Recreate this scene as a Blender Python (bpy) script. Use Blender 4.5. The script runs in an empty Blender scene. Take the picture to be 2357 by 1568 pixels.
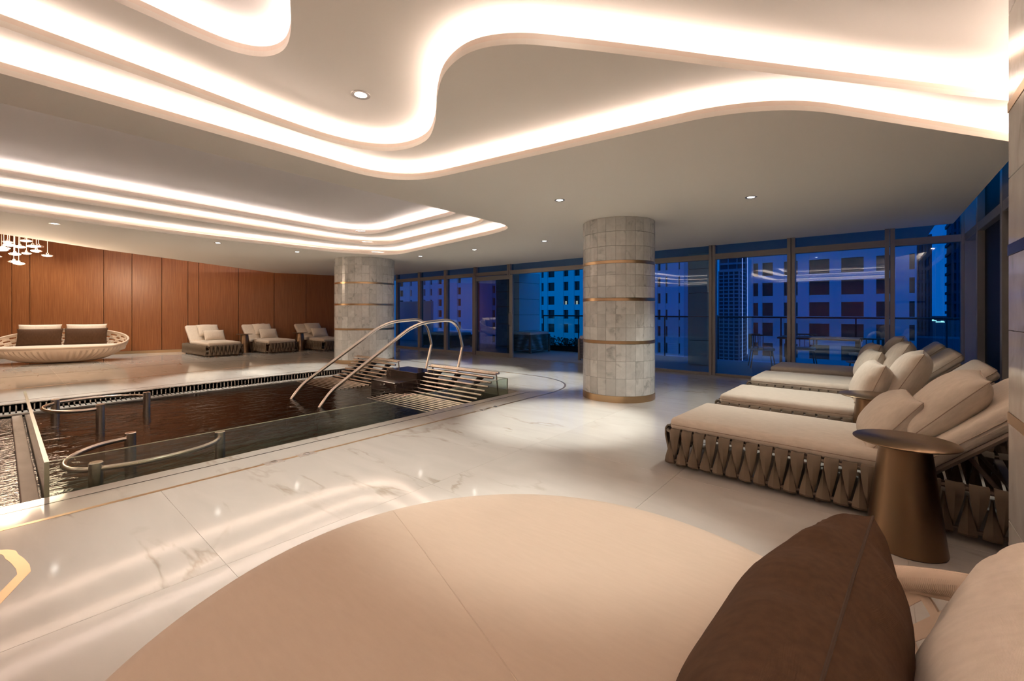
import bpy, bmesh, math, random
from mathutils import Vector, Matrix, noise

# ------------------------------------------------------------------ camera, sky, exposure
S = bpy.context.scene
COL = S.collection
CAM_H = 1.3
cd = bpy.data.cameras.new('camera')
cam = bpy.data.objects.new('camera', cd)
COL.objects.link(cam)
cam.location = (0, 0, CAM_H)
cam.rotation_euler = (math.radians(90), 0, math.radians(40.11 - 90))
cd.sensor_width = 36.0
cd.lens = 36.0 * 993.0 / 2357.0
cd.shift_y = -67.0 / 2357.0
cd.clip_start = 0.02
cd.clip_end = 3000
S.camera = cam

SKY_COL = (0.0, 0.165, 0.56)
SKY_STR = 1.15
STRIP_L = 33.0            # radiance of the cove led strips
STRIP_COL = (1.0, 0.79, 0.69)
SPOT_W = 330.0
SPOT_COL = (0.98, 1.0, 0.93)
S.view_settings.view_transform = 'Standard'
S.view_settings.look = 'None'
S.view_settings.gamma = 1.0
S.view_settings.exposure = 0.0
S.view_settings.use_curve_mapping = False

W = bpy.data.worlds.new('dusk')
S.world = W
W.use_nodes = True
_bg = W.node_tree.nodes['Background']
_bg.inputs[0].default_value = (*SKY_COL, 1)
_bg.inputs[1].default_value = SKY_STR

random.seed(7)
PI = math.pi
ZC = 2.646                # lowest soffit

# ------------------------------------------------------------------ materials
def new_mat(name):
    m = bpy.data.materials.new(name)
    m.use_nodes = True
    nt = m.node_tree
    return m, nt, nt.nodes['Principled BSDF']

def simple(name, col, rough=0.5, metal=0.0, bump=None, spec=None, coat=0.0, sheen=0.0):
    m, nt, p = new_mat(name)
    p.inputs['Base Color'].default_value = (*col, 1)
    p.inputs['Roughness'].default_value = rough
    p.inputs['Metallic'].default_value = metal
    if spec is not None: p.inputs['Specular IOR Level'].default_value = spec
    if coat: p.inputs['Coat Weight'].default_value = coat; p.inputs['Coat Roughness'].default_value = 0.15
    if sheen: p.inputs['Sheen Weight'].default_value = sheen
    if bump:
        sc, st, dist = bump
        tc = nt.nodes.new('ShaderNodeTexCoord')
        n = nt.nodes.new('ShaderNodeTexNoise'); n.inputs['Scale'].default_value = sc; n.inputs['Detail'].default_value = 3
        b = nt.nodes.new('ShaderNodeBump'); b.inputs['Strength'].default_value = st; b.inputs['Distance'].default_value = dist
        nt.links.new(tc.outputs['Object'], n.inputs['Vector'])
        nt.links.new(n.outputs['Fac'], b.inputs['Height'])
        nt.links.new(b.outputs['Normal'], p.inputs['Normal'])
    return m

def emit(name, col, strength):
    m = bpy.data.materials.new(name); m.use_nodes = True
    nt = m.node_tree; nt.nodes.clear()
    e = nt.nodes.new('ShaderNodeEmission'); o = nt.nodes.new('ShaderNodeOutputMaterial')
    e.inputs[0].default_value = (*col, 1); e.inputs[1].default_value = strength
    nt.links.new(e.outputs[0], o.inputs[0])
    return m

def ramp(nt, stops):
    r = nt.nodes.new('ShaderNodeValToRGB')
    el = r.color_ramp.elements
    while len(el) < len(stops): el.new(0.5)
    for e, (p, c) in zip(el, stops):
        e.position = p; e.color = (*c, 1)
    return r

def marble(name, base, vein, cloud, rough, vscale=0.7, tile_var=0.06, vein_w=0.035, coat=0.0):
    m, nt, p = new_mat(name)
    L = nt.links.new
    g = nt.nodes.new('ShaderNodeNewGeometry')
    oi = nt.nodes.new('ShaderNodeObjectInfo')
    mul = nt.nodes.new('ShaderNodeVectorMath'); mul.operation = 'SCALE'; mul.inputs[0].default_value = (37.0, 53.0, 71.0)
    L(oi.outputs['Random'], mul.inputs['Scale'])
    add = nt.nodes.new('ShaderNodeVectorMath'); add.operation = 'ADD'
    L(g.outputs['Position'], add.inputs[0]); L(mul.outputs[0], add.inputs[1])
    mp = nt.nodes.new('ShaderNodeMapping'); mp.inputs['Rotation'].default_value = (0.3, 0.2, 0.75); mp.inputs['Scale'].default_value = (1.0, 0.30, 0.6)
    L(add.outputs[0], mp.inputs['Vector'])
    n1 = nt.nodes.new('ShaderNodeTexNoise'); n1.inputs['Scale'].default_value = vscale; n1.inputs['Detail'].default_value = 6; n1.inputs['Roughness'].default_value = 0.52; n1.inputs['Distortion'].default_value = 0.35
    L(mp.outputs[0], n1.inputs['Vector'])
    # veins where noise crosses .5
    s = nt.nodes.new('ShaderNodeMath'); s.operation = 'SUBTRACT'; s.inputs[1].default_value = 0.5
    L(n1.outputs['Fac'], s.inputs[0])
    a = nt.nodes.new('ShaderNodeMath'); a.operation = 'ABSOLUTE'; L(s.outputs[0], a.inputs[0])
    mr = nt.nodes.new('ShaderNodeMapRange'); mr.inputs['From Min'].default_value = 0.0; mr.inputs['From Max'].default_value = vein_w; mr.inputs['To Min'].default_value = 1.0; mr.inputs['To Max'].default_value = 0.0
    L(a.outputs[0], mr.inputs['Value'])
    n2 = nt.nodes.new('ShaderNodeTexNoise'); n2.inputs['Scale'].default_value = vscale * 1.7; n2.inputs['Detail'].default_value = 4
    L(add.outputs[0], n2.inputs['Vector'])
    r2 = ramp(nt, [(0.46, (0, 0, 0)), (0.66, (1, 1, 1))]); L(n2.outputs['Fac'], r2.inputs[0])
    vm = nt.nodes.new('ShaderNodeMath'); vm.operation = 'MULTIPLY'; L(mr.outputs[0], vm.inputs[0]); L(r2.outputs[0], vm.inputs[1])
    n3 = nt.nodes.new('ShaderNodeTexNoise'); n3.inputs['Scale'].default_value = vscale * 3.0; n3.inputs['Detail'].default_value = 6; n3.inputs['Distortion'].default_value = 1.5
    L(mp.outputs[0], n3.inputs['Vector'])
    r3 = ramp(nt, [(0.3, cloud), (0.7, base)]); L(n3.outputs['Fac'], r3.inputs[0])
    mx = nt.nodes.new('ShaderNodeMixRGB'); mx.inputs[2].default_value = (*vein, 1)
    L(vm.outputs[0], mx.inputs[0]); L(r3.outputs[0], mx.inputs[1])
    # per tile tone
    tv = nt.nodes.new('ShaderNodeMapRange'); tv.inputs['To Min'].default_value = 1 - tile_var; tv.inputs['To Max'].default_value = 1 + tile_var * 0.4
    L(oi.outputs['Random'], tv.inputs['Value'])
    m2 = nt.nodes.new('ShaderNodeVectorMath'); m2.operation = 'SCALE'
    L(mx.outputs[0], m2.inputs[0]); L(tv.outputs[0], m2.inputs['Scale'])
    L(m2.outputs[0], p.inputs['Base Color'])
    p.inputs['Roughness'].default_value = rough
    if coat: p.inputs['Coat Weight'].default_value = coat; p.inputs['Coat Roughness'].default_value = 0.03
    return m

def wood_mat(name):
    m, nt, p = new_mat(name)
    L = nt.links.new
    g = nt.nodes.new('ShaderNodeNewGeometry'); oi = nt.nodes.new('ShaderNodeObjectInfo')
    mul = nt.nodes.new('ShaderNodeVectorMath'); mul.operation = 'SCALE'; mul.inputs[0].default_value = (31.0, 17.0, 11.0)
    L(oi.outputs['Random'], mul.inputs['Scale'])
    add = nt.nodes.new('ShaderNodeVectorMath'); add.operation = 'ADD'
    L(g.outputs['Position'], add.inputs[0]); L(mul.outputs[0], add.inputs[1])
    mp = nt.nodes.new('ShaderNodeMapping'); mp.inputs['Scale'].default_value = (75, 75, 1.6)
    L(add.outputs[0], mp.inputs['Vector'])
    n = nt.nodes.new('ShaderNodeTexNoise'); n.inputs['Scale'].default_value = 1.0; n.inputs['Detail'].default_value = 5; n.inputs['Roughness'].default_value = 0.6
    L(mp.outputs[0], n.inputs['Vector'])
    r = ramp(nt, [(0.3, (0.19, 0.060, 0.018)), (0.5, (0.25, 0.085, 0.027)), (0.72, (0.315, 0.122, 0.043))])
    L(n.outputs['Fac'], r.inputs[0])
    L(r.outputs[0], p.inputs['Base Color'])
    p.inputs['Roughness'].default_value = 0.30
    p.inputs['Specular IOR Level'].default_value = 0.45
    return m

def fabric(name, col, col2, scale=260.0, bump=0.25, stretch=(1, 0.25, 1), rough=0.9, sheen=0.15):
    m, nt, p = new_mat(name)
    L = nt.links.new
    tc = nt.nodes.new('ShaderNodeTexCoord')
    w1 = nt.nodes.new('ShaderNodeTexWave'); w1.bands_direction = 'X'; w1.inputs['Scale'].default_value = scale; w1.inputs['Distortion'].default_value = 2.0; w1.inputs['Detail'].default_value = 1
    w2 = nt.nodes.new('ShaderNodeTexWave'); w2.bands_direction = 'Y'; w2.inputs['Scale'].default_value = scale; w2.inputs['Distortion'].default_value = 2.0; w2.inputs['Detail'].default_value = 1
    L(tc.outputs['Object'], w1.inputs['Vector']); L(tc.outputs['Object'], w2.inputs['Vector'])
    ad = nt.nodes.new('ShaderNodeMath'); ad.operation = 'ADD'; L(w1.outputs['Fac'], ad.inputs[0]); L(w2.outputs['Fac'], ad.inputs[1])
    n = nt.nodes.new('ShaderNodeTexNoise'); n.inputs['Scale'].default_value = 60; n.inputs['Detail'].default_value = 4
    mp = nt.nodes.new('ShaderNodeMapping'); mp.inputs['Scale'].default_value = stretch
    L(tc.outputs['Object'], mp.inputs['Vector']); L(mp.outputs[0], n.inputs['Vector'])
    r = ramp(nt, [(0.3, col2), (0.7, col)]); L(n.outputs['Fac'], r.inputs[0])
    L(r.outputs[0], p.inputs['Base Color'])
    b = nt.nodes.new('ShaderNodeBump'); b.inputs['Strength'].default_value = bump; b.inputs['Distance'].default_value = 0.002
    L(ad.outputs[0], b.inputs['Height']); L(b.outputs['Normal'], p.inputs['Normal'])
    p.inputs['Roughness'].default_value = rough
    p.inputs['Specular IOR Level'].default_value = 0.2
    p.inputs['Sheen Weight'].default_value = sheen
    return m

def glass_mat(name, tint, ior=1.5, rough=0.0, boost=1.0):
    m = bpy.data.materials.new(name); m.use_nodes = True
    nt = m.node_tree; nt.nodes.clear(); L = nt.links.new
    o = nt.nodes.new('ShaderNodeOutputMaterial'); mx = nt.nodes.new('ShaderNodeMixShader')
    t = nt.nodes.new('ShaderNodeBsdfTransparent'); t.inputs[0].default_value = (*tint, 1)
    gl = nt.nodes.new('ShaderNodeBsdfGlossy'); gl.inputs['Roughness'].default_value = rough; gl.inputs['Color'].default_value = (1, 1, 1, 1)
    fr = nt.nodes.new('ShaderNodeFresnel')
    gm = nt.nodes.new('ShaderNodeNewGeometry'); im = nt.nodes.new('ShaderNodeMapRange')
    im.inputs['To Min'].default_value = ior; im.inputs['To Max'].default_value = 1 / ior     # thin pane: leaving the pane mirrors as weakly as entering it
    L(gm.outputs['Backfacing'], im.inputs['Value']); L(im.outputs[0], fr.inputs['IOR'])
    ml = nt.nodes.new('ShaderNodeMath'); ml.operation = 'MULTIPLY'; ml.inputs[1].default_value = boost; ml.use_clamp = True
    L(fr.outputs[0], ml.inputs[0]); L(ml.outputs[0], mx.inputs[0]); L(t.outputs[0], mx.inputs[1]); L(gl.outputs[0], mx.inputs[2]); L(mx.outputs[0], o.inputs[0])
    return m

def water_mat(name, tint, scale, strength):
    m = bpy.data.materials.new(name); m.use_nodes = True
    nt = m.node_tree; nt.nodes.clear(); L = nt.links.new
    o = nt.nodes.new('ShaderNodeOutputMaterial'); mx = nt.nodes.new('ShaderNodeMixShader')
    t = nt.nodes.new('ShaderNodeBsdfTransparent'); t.inputs[0].default_value = (*tint, 1)
    gl = nt.nodes.new('ShaderNodeBsdfGlossy'); gl.inputs['Roughness'].default_value = 0.04
    fr = nt.nodes.new('ShaderNodeFresnel'); fr.inputs['IOR'].default_value = 1.33
    g = nt.nodes.new('ShaderNodeNewGeometry')
    mp = nt.nodes.new('ShaderNodeMapping'); mp.inputs['Rotation'].default_value = (0, 0, 0.6); mp.inputs['Scale'].default_value = (0.55, 1.0, 1.0)
    n = nt.nodes.new('ShaderNodeTexNoise'); n.inputs['Scale'].default_value = scale; n.inputs['Detail'].default_value = 3.5; n.inputs['Distortion'].default_value = 0.6
    b = nt.nodes.new('ShaderNodeBump'); b.inputs['Strength'].default_value = strength; b.inputs['Distance'].default_value = 0.02
    L(g.outputs['Position'], mp.inputs['Vector']); L(mp.outputs[0], n.inputs['Vector']); L(n.outputs['Fac'], b.inputs['Height'])
    L(b.outputs['Normal'], gl.inputs['Normal']); L(b.outputs['Normal'], fr.inputs['Normal'])
    L(fr.outputs[0], mx.inputs[0]); L(t.outputs[0], mx.inputs[1]); L(gl.outputs[0], mx.inputs[2]); L(mx.outputs[0], o.inputs[0])
    return m

M = {}
M['floor'] = marble('white_marble', (0.575, 0.535, 0.49), (0.39, 0.335, 0.27), (0.525, 0.485, 0.44), 0.075, 1.1, 0.04, 0.012)
M['floor'].node_tree.nodes['Principled BSDF'].inputs['Specular IOR Level'].default_value = 0.4
M['column'] = marble('grey_marble', (0.66, 0.65, 0.62), (0.34, 0.335, 0.32), (0.55, 0.54, 0.515), 0.22, 3.2, 0.17, 0.03)
M['pillar'] = marble('pillar_marble', (0.60, 0.56, 0.52), (0.34, 0.31, 0.28), (0.50, 0.46, 0.43), 0.10, 1.8, 0.08, 0.035)
M['dark_marble'] = marble('dark_marble', (0.055, 0.039, 0.032), (0.42, 0.30, 0.24), (0.034, 0.024, 0.020), 0.12, 2.2, 0.05, 0.012)
M['wet_stone'] = marble('wet_stone', (0.26, 0.19, 0.15), (0.14, 0.10, 0.08), (0.20, 0.145, 0.115), 0.5, 2.0, 0.08, 0.04)
M['grout'] = simple('grout', (0.50, 0.45, 0.40), 0.6)
M['paint'] = simple('ceiling_paint', (0.82, 0.775, 0.71), 0.75, bump=(60, 0.03, 0.002))
M['lip'] = simple('lip_bounce_tint', (0.80, 0.70, 0.62), 0.7)  # peach of the bounced cove light is put into this colour
M['leaf'] = simple('silver_leaf', (0.66, 0.63, 0.61), 0.5, bump=(9, 0.08, 0.01))
M['plaster'] = simple('plaster', (0.62, 0.52, 0.43), 0.8)
M['wood'] = wood_mat('veneer')
M['brass'] = simple('brass', (0.55, 0.385, 0.225), 0.33, 1.0)
M['bronze_dark'] = simple('dark_bronze', (0.06, 0.05, 0.05), 0.25, 0.6)
M['table_metal'] = simple('brushed_bronze', (0.25, 0.165, 0.098), 0.32, 1.0, bump=(220, 0.05, 0.001))
M['steel'] = simple('steel', (0.72, 0.63, 0.55), 0.24, 1.0)
M['steel_rough'] = simple('steel_plate', (0.44, 0.38, 0.335), 0.42, 0.35)
M['slot'] = simple('dark_slot', (0.012, 0.009, 0.008), 0.7)
M['frame'] = simple('champagne_aluminium', (0.27, 0.25, 0.24), 0.5, 0.4)
M['dark_panel'] = simple('dark_panel', (0.010, 0.008, 0.009), 0.55, spec=0.2)
M['glass'] = glass_mat('window_glass', (0.50, 0.72, 0.86), 1.5, boost=1.8)
M['door_glass'] = glass_mat('door_glass', (0.45, 0.56, 0.66), 1.5, boost=2.3)
M['pool_glass'] = glass_mat('pool_glass', (0.90, 0.94, 0.90), 1.5)
M['glass_edge'] = simple('glass_edge', (0.33, 0.34, 0.24), 0.25)
M['pool'] = simple('pool_tile', (0.030, 0.032, 0.024), 0.5, bump=(12, 0.2, 0.01))
M['water'] = water_mat('water', (0.66, 0.68, 0.62), 8.0, 0.5)
M['water2'] = water_mat('lively_water', (0.8, 0.74, 0.68), 15.0, 0.7)
M['cream'] = fabric('cream_fabric', (0.74, 0.64, 0.535), (0.66, 0.565, 0.465))
M['bed'] = fabric('daybed_fabric', (0.50, 0.40, 0.312), (0.478, 0.38, 0.295), 420, 0.12, (1, 0.2, 1))
M['brown'] = fabric('brown_fabric', (0.098, 0.052, 0.029), (0.076, 0.040, 0.022), 330, 0.4, sheen=0.0)
M['seam'] = simple('seam', (0.40, 0.30, 0.22), 0.9)
M['seam_brown'] = simple('brown_seam', (0.055, 0.030, 0.018), 0.9)
M['strap'] = simple('strap', (0.180, 0.137, 0.099), 0.95, bump=(700, 0.5, 0.002), spec=0.15)
M['strap_frame'] = simple('taupe_metal', (0.20, 0.155, 0.12), 0.45, 0.3)
M['rope'] = simple('cream_weave', (0.60, 0.47, 0.36), 0.75, bump=(180, 0.2, 0.002))
M['led'] = emit('led_strip', STRIP_COL, STRIP_L)
M['led2'] = emit('led_strip_pool', (1.0, 0.80, 0.71), STRIP_L * 0.75)
M['led3'] = emit('led_strip_top', (1.0, 0.82, 0.74), STRIP_L * 1.25)
M['lens'] = emit('lamp_lens', (1.0, 0.95, 0.86), 22.0)
M['ring'] = simple('lamp_ring', (0.5, 0.46, 0.42), 0.3, 0.9)
M['pendant_core'] = emit('pendant_core', (1.0, 0.93, 0.87), 4.5)
M['crystal'] = glass_mat('crystal', (0.97, 0.93, 0.90), 1.6, boost=1.6)
M['cord'] = simple('cord', (0.8, 0.68, 0.6), 0.5)
M['terrace'] = simple('terrace_stone', (0.42, 0.42, 0.42), 0.6)
M['facade'] = simple('facade', (0.52, 0.58, 0.62), 0.8)
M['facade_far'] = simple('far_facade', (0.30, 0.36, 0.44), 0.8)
M['facade_dark'] = simple('dark_facade', (0.05, 0.06, 0.10), 0.7)
M['pane_dark'] = simple('dark_pane', (0.030, 0.016, 0.014), 0.25)
M['pane_lit'] = emit('lit_pane', (0.75, 0.9, 0.75), 0.4)
M['city_light'] = emit('city_light', (0.75, 1.0, 0.9), 3.0)
M['violet_light'] = emit('violet_light', (0.65, 0.55, 1.0), 1.3)
M['sign'] = emit('sign_light', (0.12, 0.55, 1.0), 2.2)
M['leafgreen'] = simple('hedge_leaf', (0.018, 0.05, 0.014), 0.6)
M['outdoor_slat'] = simple('outdoor_slat', (0.16, 0.13, 0.115), 0.6)
M['outdoor_white'] = simple('outdoor_cushion', (0.6, 0.6, 0.62), 0.9)
M['outdoor_wood'] = simple('outdoor_wood', (0.20, 0.10, 0.055), 0.5)
M['pool_lens'] = simple('chrome', (0.7, 0.7, 0.7), 0.12, 1.0)

# ------------------------------------------------------------------ helpers
def tag(o, label=None, cat=None, group=None, kind=None):
    if label: o['label'] = label
    if cat: o['category'] = cat
    if group: o['group'] = group
    if kind: o['kind'] = kind
    return o

def link(name, me, mat=None, parent=None, loc=None, rot=None):
    o = bpy.data.objects.new(name, me)
    COL.objects.link(o)
    if mat is not None and me is not None and not me.materials: me.materials.append(M[mat] if isinstance(mat, str) else mat)
    if parent: o.parent = parent
    if loc: o.location = loc
    if rot: o.rotation_euler = rot
    return o

def empty(name, loc=(0, 0, 0), rz=0.0):
    o = bpy.data.objects.new(name, None)
    o.empty_display_size = 0.1
    COL.objects.link(o)
    o.location = loc; o.rotation_euler = (0, 0, rz)
    return o

def bm_mesh(bm, smooth=False, name='mesh'):
    bmesh.ops.recalc_face_normals(bm, faces=bm.faces)
    if smooth:
        for f in bm.faces: f.smooth = True
    me = bpy.data.meshes.new(name)
    bm.to_mesh(me); bm.free()
    if smooth:
        try: me.set_sharp_from_angle(angle=math.radians(38))
        except Exception: pass
    return me

def add_box(bm, x0, x1, y0, y1, z0, z1, mtx=None):
    r = bmesh.ops.create_cube(bm, size=1.0)
    T = Matrix.Translation(((x0 + x1) / 2, (y0 + y1) / 2, (z0 + z1) / 2)) @ Matrix.Diagonal((abs(x1 - x0), abs(y1 - y0), abs(z1 - z0), 1))
    if mtx: T = mtx @ T
    bmesh.ops.transform(bm, matrix=T, verts=r['verts'])
    return r['verts']

def bevel_all(bm, w, seg=2):
    bmesh.ops.bevel(bm, geom=list(bm.edges), offset=w, segments=seg, affect='EDGES', profile=0.5)

def box_me(x0, x1, y0, y1, z0, z1, bev=0.0, seg=2, smooth=False):
    bm = bmesh.new(); add_box(bm, x0, x1, y0, y1, z0, z1)
    if bev: bevel_all(bm, bev, seg)
    return bm_mesh(bm, smooth or (bev > 0 and seg > 2))

def box(name, dims, mat, parent=None, bev=0.0, seg=2):
    return link(name, box_me(*dims, bev=bev, seg=seg), mat, parent)

def add_tube(bm, pts, r, n=10, cyclic=False, cap=True):
    pts = [Vector(p) for p in pts]
    N = len(pts); rings = []
    up = None
    for i, p in enumerate(pts):
        a = pts[i - 1] if (i > 0 or cyclic) else p
        b = pts[(i + 1) % N] if (i < N - 1 or cyclic) else p
        t = (b - a).normalized()
        if up is None:
            ref = Vector((0, 0, 1)) if abs(t.z) < 0.9 else Vector((1, 0, 0))
            up = (ref - t * ref.dot(t)).normalized()
        else:
            up = (up - t * up.dot(t)); up = up.normalized() if up.length > 1e-6 else Vector((0, 0, 1))
        s = t.cross(up)
        rr = r[i] if isinstance(r, (list, tuple)) else r
        rings.append([bm.verts.new(p + (up * math.cos(2 * PI * k / n) + s * math.sin(2 * PI * k / n)) * rr) for k in range(n)])
    for i in range(N if cyclic else N - 1):
        A, B = rings[i], rings[(i + 1) % N]
        for k in range(n):
            bm.faces.new((A[k], A[(k + 1) % n], B[(k + 1) % n], B[k]))
    if cap and not cyclic:
        bm.faces.new(rings[0]); bm.faces.new(list(reversed(rings[-1])))

def tube_me(pts, r, n=10, cyclic=False):
    bm = bmesh.new(); add_tube(bm, pts, r, n, cyclic); return bm_mesh(bm, True)

def tube(name, pts, r, mat, parent=None, n=10, cyclic=False):
    return link(name, tube_me(pts, r, n, cyclic), mat, parent)

def add_lathe(bm, prof, n=40, c=(0, 0, 0)):
    rings = []
    for (r, z) in prof:
        rings.append([bm.verts.new((c[0] + r * math.cos(2 * PI * k / n), c[1] + r * math.sin(2 * PI * k / n), c[2] + z)) for k in range(n)] if r > 1e-6 else [bm.verts.new((c[0], c[1], c[2] + z))])
    for A, B in zip(rings, rings[1:]):
        for k in range(n):
            a, b = A[k % len(A)], A[(k + 1) % len(A)]
            c_, d = B[(k + 1) % len(B)], B[k % len(B)]
            vs = []
            for v in (a, b, c_, d):
                if v not in vs: vs.append(v)
            if len(vs) > 2: bm.faces.new(vs)

def lathe_me(prof, n=40):
    bm = bmesh.new(); add_lathe(bm, prof, n); return bm_mesh(bm, True)

def bez3(a, b, c, n=10):
    return [tuple((1 - t) ** 2 * a[k] + 2 * t * (1 - t) * b[k] + t * t * c[k] for k in range(len(a))) for t in [i / n for i in range(n + 1)]]

def fillet(pts, n=12, cyclic=True):
    """pts: (x, y[, z], r) last entry = tangent length"""
    out = []
    N = len(pts)
    for i in range(N):
        P = Vector(pts[i][:-1]); r = pts[i][-1]
        if r <= 0 or (not cyclic and i in (0, N - 1)):
            out.append(tuple(P)); continue
        A = Vector(pts[i - 1][:-1]); B = Vector(pts[(i + 1) % N][:-1])
        a = P + (A - P).normalized() * r; b = P + (B - P).normalized() * r
        out += bez3(tuple(a), tuple(P), tuple(b), n)
    return out

def catmull(pts, n=8, cyclic=True):
    N = len(pts); out = []
    for i in range(N if cyclic else N - 1):
        p0 = Vector(pts[(i - 1) % N] if cyclic or i > 0 else pts[i]); p1 = Vector(pts[i]); p2 = Vector(pts[(i + 1) % N]); p3 = Vector(pts[(i + 2) % N] if cyclic or i < N - 2 else pts[i + 1])
        for k in range(n):
            t = k / n
            out.append(tuple(0.5 * ((2 * p1) + (p2 - p0) * t + (2 * p0 - 5 * p1 + 4 * p2 - p3) * t * t + (3 * p1 - p0 - 3 * p2 + p3) * t ** 3)))
    if not cyclic: out.append(tuple(pts[-1]))
    return out

def area2(p): return sum(p[i - 1][0] * p[i][1] - p[i][0] * p[i - 1][1] for i in range(len(p))) / 2

def offset(poly, d):
    """grow a closed 2D polygon by d"""
    s = 1 if area2(poly) > 0 else -1
    out = []; N = len(poly)
    for i in range(N):
        a = Vector(poly[i - 1][:2]); p = Vector(poly[i][:2]); b = Vector(poly[(i + 1) % N][:2])
        e1 = (p - a); e2 = (b - p)
        if e1.length < 1e-7: e1 = e2
        if e2.length < 1e-7: e2 = e1
        n1 = Vector((e1.y, -e1.x)).normalized() * s; n2 = Vector((e2.y, -e2.x)).normalized() * s
        m = n1 + n2
        m = m / max(m.length_squared, 0.3) * 2 if m.length > 1e-6 else n1
        out.append(tuple(p + m * d))
    return out

def plate_me(outer, holes, z0, z1):
    bm = bmesh.new()
    loops = [outer] + list(holes)
    rings = []
    edges = []
    for lp in loops:
        vs = [bm.verts.new((p[0], p[1], z0)) for p in lp]
        es = [bm.edges.new((vs[i - 1], vs[i])) for i in range(len(vs))]
        rings.append(vs); edges += es
    bmesh.ops.triangle_fill(bm, use_beauty=True, use_dissolve=False, edges=edges)
    bottom = list(bm.faces)
    vmap = {}
    for vs in rings:
        for v in vs: vmap[v] = bm.verts.new((v.co.x, v.co.y, z1))
    for f in bottom: bm.faces.new([vmap[v] for v in reversed(f.verts)])
    for vs in rings:
        for i in range(len(vs)):
            a, b = vs[i - 1], vs[i]
            bm.faces.new((a, b, vmap[b], vmap[a]))
    return bm_mesh(bm)

def ribbon_me(inner, outer, z):
    bm = bmesh.new()
    A = [bm.verts.new((p[0], p[1], z - 0.016)) for p in inner]; B = [bm.verts.new((p[0], p[1], z + 0.022)) for p in outer]
    for i in range(len(A)): bm.faces.new((A[i - 1], A[i], B[i], B[i - 1]))
    me = bpy.data.meshes.new('ribbon')
    for f in bm.faces:
        f.normal_update()
        if f.normal.z < 0: f.normal_flip()
    bm.to_mesh(me); bm.free()
    return me

def strip_path_me(pts, w, z0, z1):
    """flat strip of width w along an open 2D path"""
    bm = bmesh.new(); L_, R_ = [], []
    N = len(pts)
    for i in range(N):
        a = Vector(pts[max(i - 1, 0)][:2]); b = Vector(pts[min(i + 1, N - 1)][:2]); p = Vector(pts[i][:2])
        t = (b - a).normalized(); n = Vector((-t.y, t.x)) * w / 2
        L_.append([bm.verts.new((*(p + n), z)) for z in (z0, z1)]); R_.append([bm.verts.new((*(p - n), z)) for z in (z0, z1)])
    for i in range(N - 1):
        l0, l1, r0, r1 = L_[i], L_[i + 1], R_[i], R_[i + 1]
        bm.faces.new((l0[1], r0[1], r1[1], l1[1])); bm.faces.new((l0[0], l1[0], l1[1], l0[1])); bm.faces.new((r0[0], r0[1], r1[1], r1[0]))
        bm.faces.new((l0[0], r0[0], r1[0], l1[0]))
    bm.faces.new((L_[0][0], L_[0][1], R_[0][1], R_[0][0])); bm.faces.new((L_[-1][0], R_[-1][0], R_[-1][1], L_[-1][1]))
    return bm_mesh(bm)

def copy_tree(o, parent=None):
    c = o.copy(); COL.objects.link(c); c.parent = parent
    for ch in list(o.children): copy_tree(ch, c)
    return c

# ------------------------------------------------------------------ room shell: floor
PX0, PX1, PY0, PY1 = -4.6, 5.44, 4.43, 9.30          # pool opening
RX0, RX1, RY0 = -5.5, 9.35, -1.05
def wallY(x): return 18.3 - 0.33 * x

bm = bmesh.new()
for d in ((RX0, RX1 + 0.1, RY0 - 0.1, PY0), (RX0, RX1 + 0.1, PY1, 20.3), (RX0, PX0, PY0, PY1), (PX1, RX1 + 0.1, PY0, PY1)):
    add_box(bm, *d, -0.12, -0.0018)
floor = tag(link('floor', bm_mesh(bm), 'grout'), 'white marble slab floor around the sunken pool', None, None, 'structure')

def tiles(xs, ys, name='tile'):
    for x0, x1 in zip(xs, xs[1:]):
        for y0, y1 in zip(ys, ys[1:]):
            if y0 > wallY(x1) - 0.02 and y0 > wallY(x0): continue
            g = 0.0008
            key = (round(x1 - x0, 3), round(y1 - y0, 3))
            if key not in tiles.cache:
                w, h = key
                tiles.cache[key] = box_me(-w / 2 + g, w / 2 - g, -h / 2 + g, h / 2 - g, -0.014, 0.0, 0.0006, 1)
            link(name, tiles.cache[key], 'floor', floor, ((x0 + x1) / 2, (y0 + y1) / 2, 0))
tiles.cache = {}
XS = [-5.5, -4.61, -3.27, -1.93, -0.59, 0.75, 2.09, 3.43, 4.77, 6.11, 7.45, 8.79, 9.35]
tiles(XS, [-1.05, -0.13, 1.21, 2.55, 3.965])
tiles([5.78, 6.11, 7.45, 8.79, 9.35], [3.965, 5.30, 6.64, 7.98, 9.30, 9.56])
tiles(XS, [9.56, 10.85, 12.85, 14.2, 15.6, 17.2, 20.2])
XB = [-5.5, -4.0, -1.93, -0.02, 2.0, 4.0, 5.78]
tiles(XB, [3.965, 4.275], 'border_slab')
tiles([-4.6, -2.6, -0.4, 1.75, 3.6, 5.44], [4.275, 4.43], 'coping_slab')
tiles([5.44, 5.78], [4.275, 6.64, 7.98, 9.30], 'coping_slab')
tiles([-4.6, -2.6, -0.4, 1.75, 3.6, 5.78], [9.30, 9.56], 'coping_slab')
tiles([-5.5, -4.6], [4.275, 6.64, 9.56])

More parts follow.
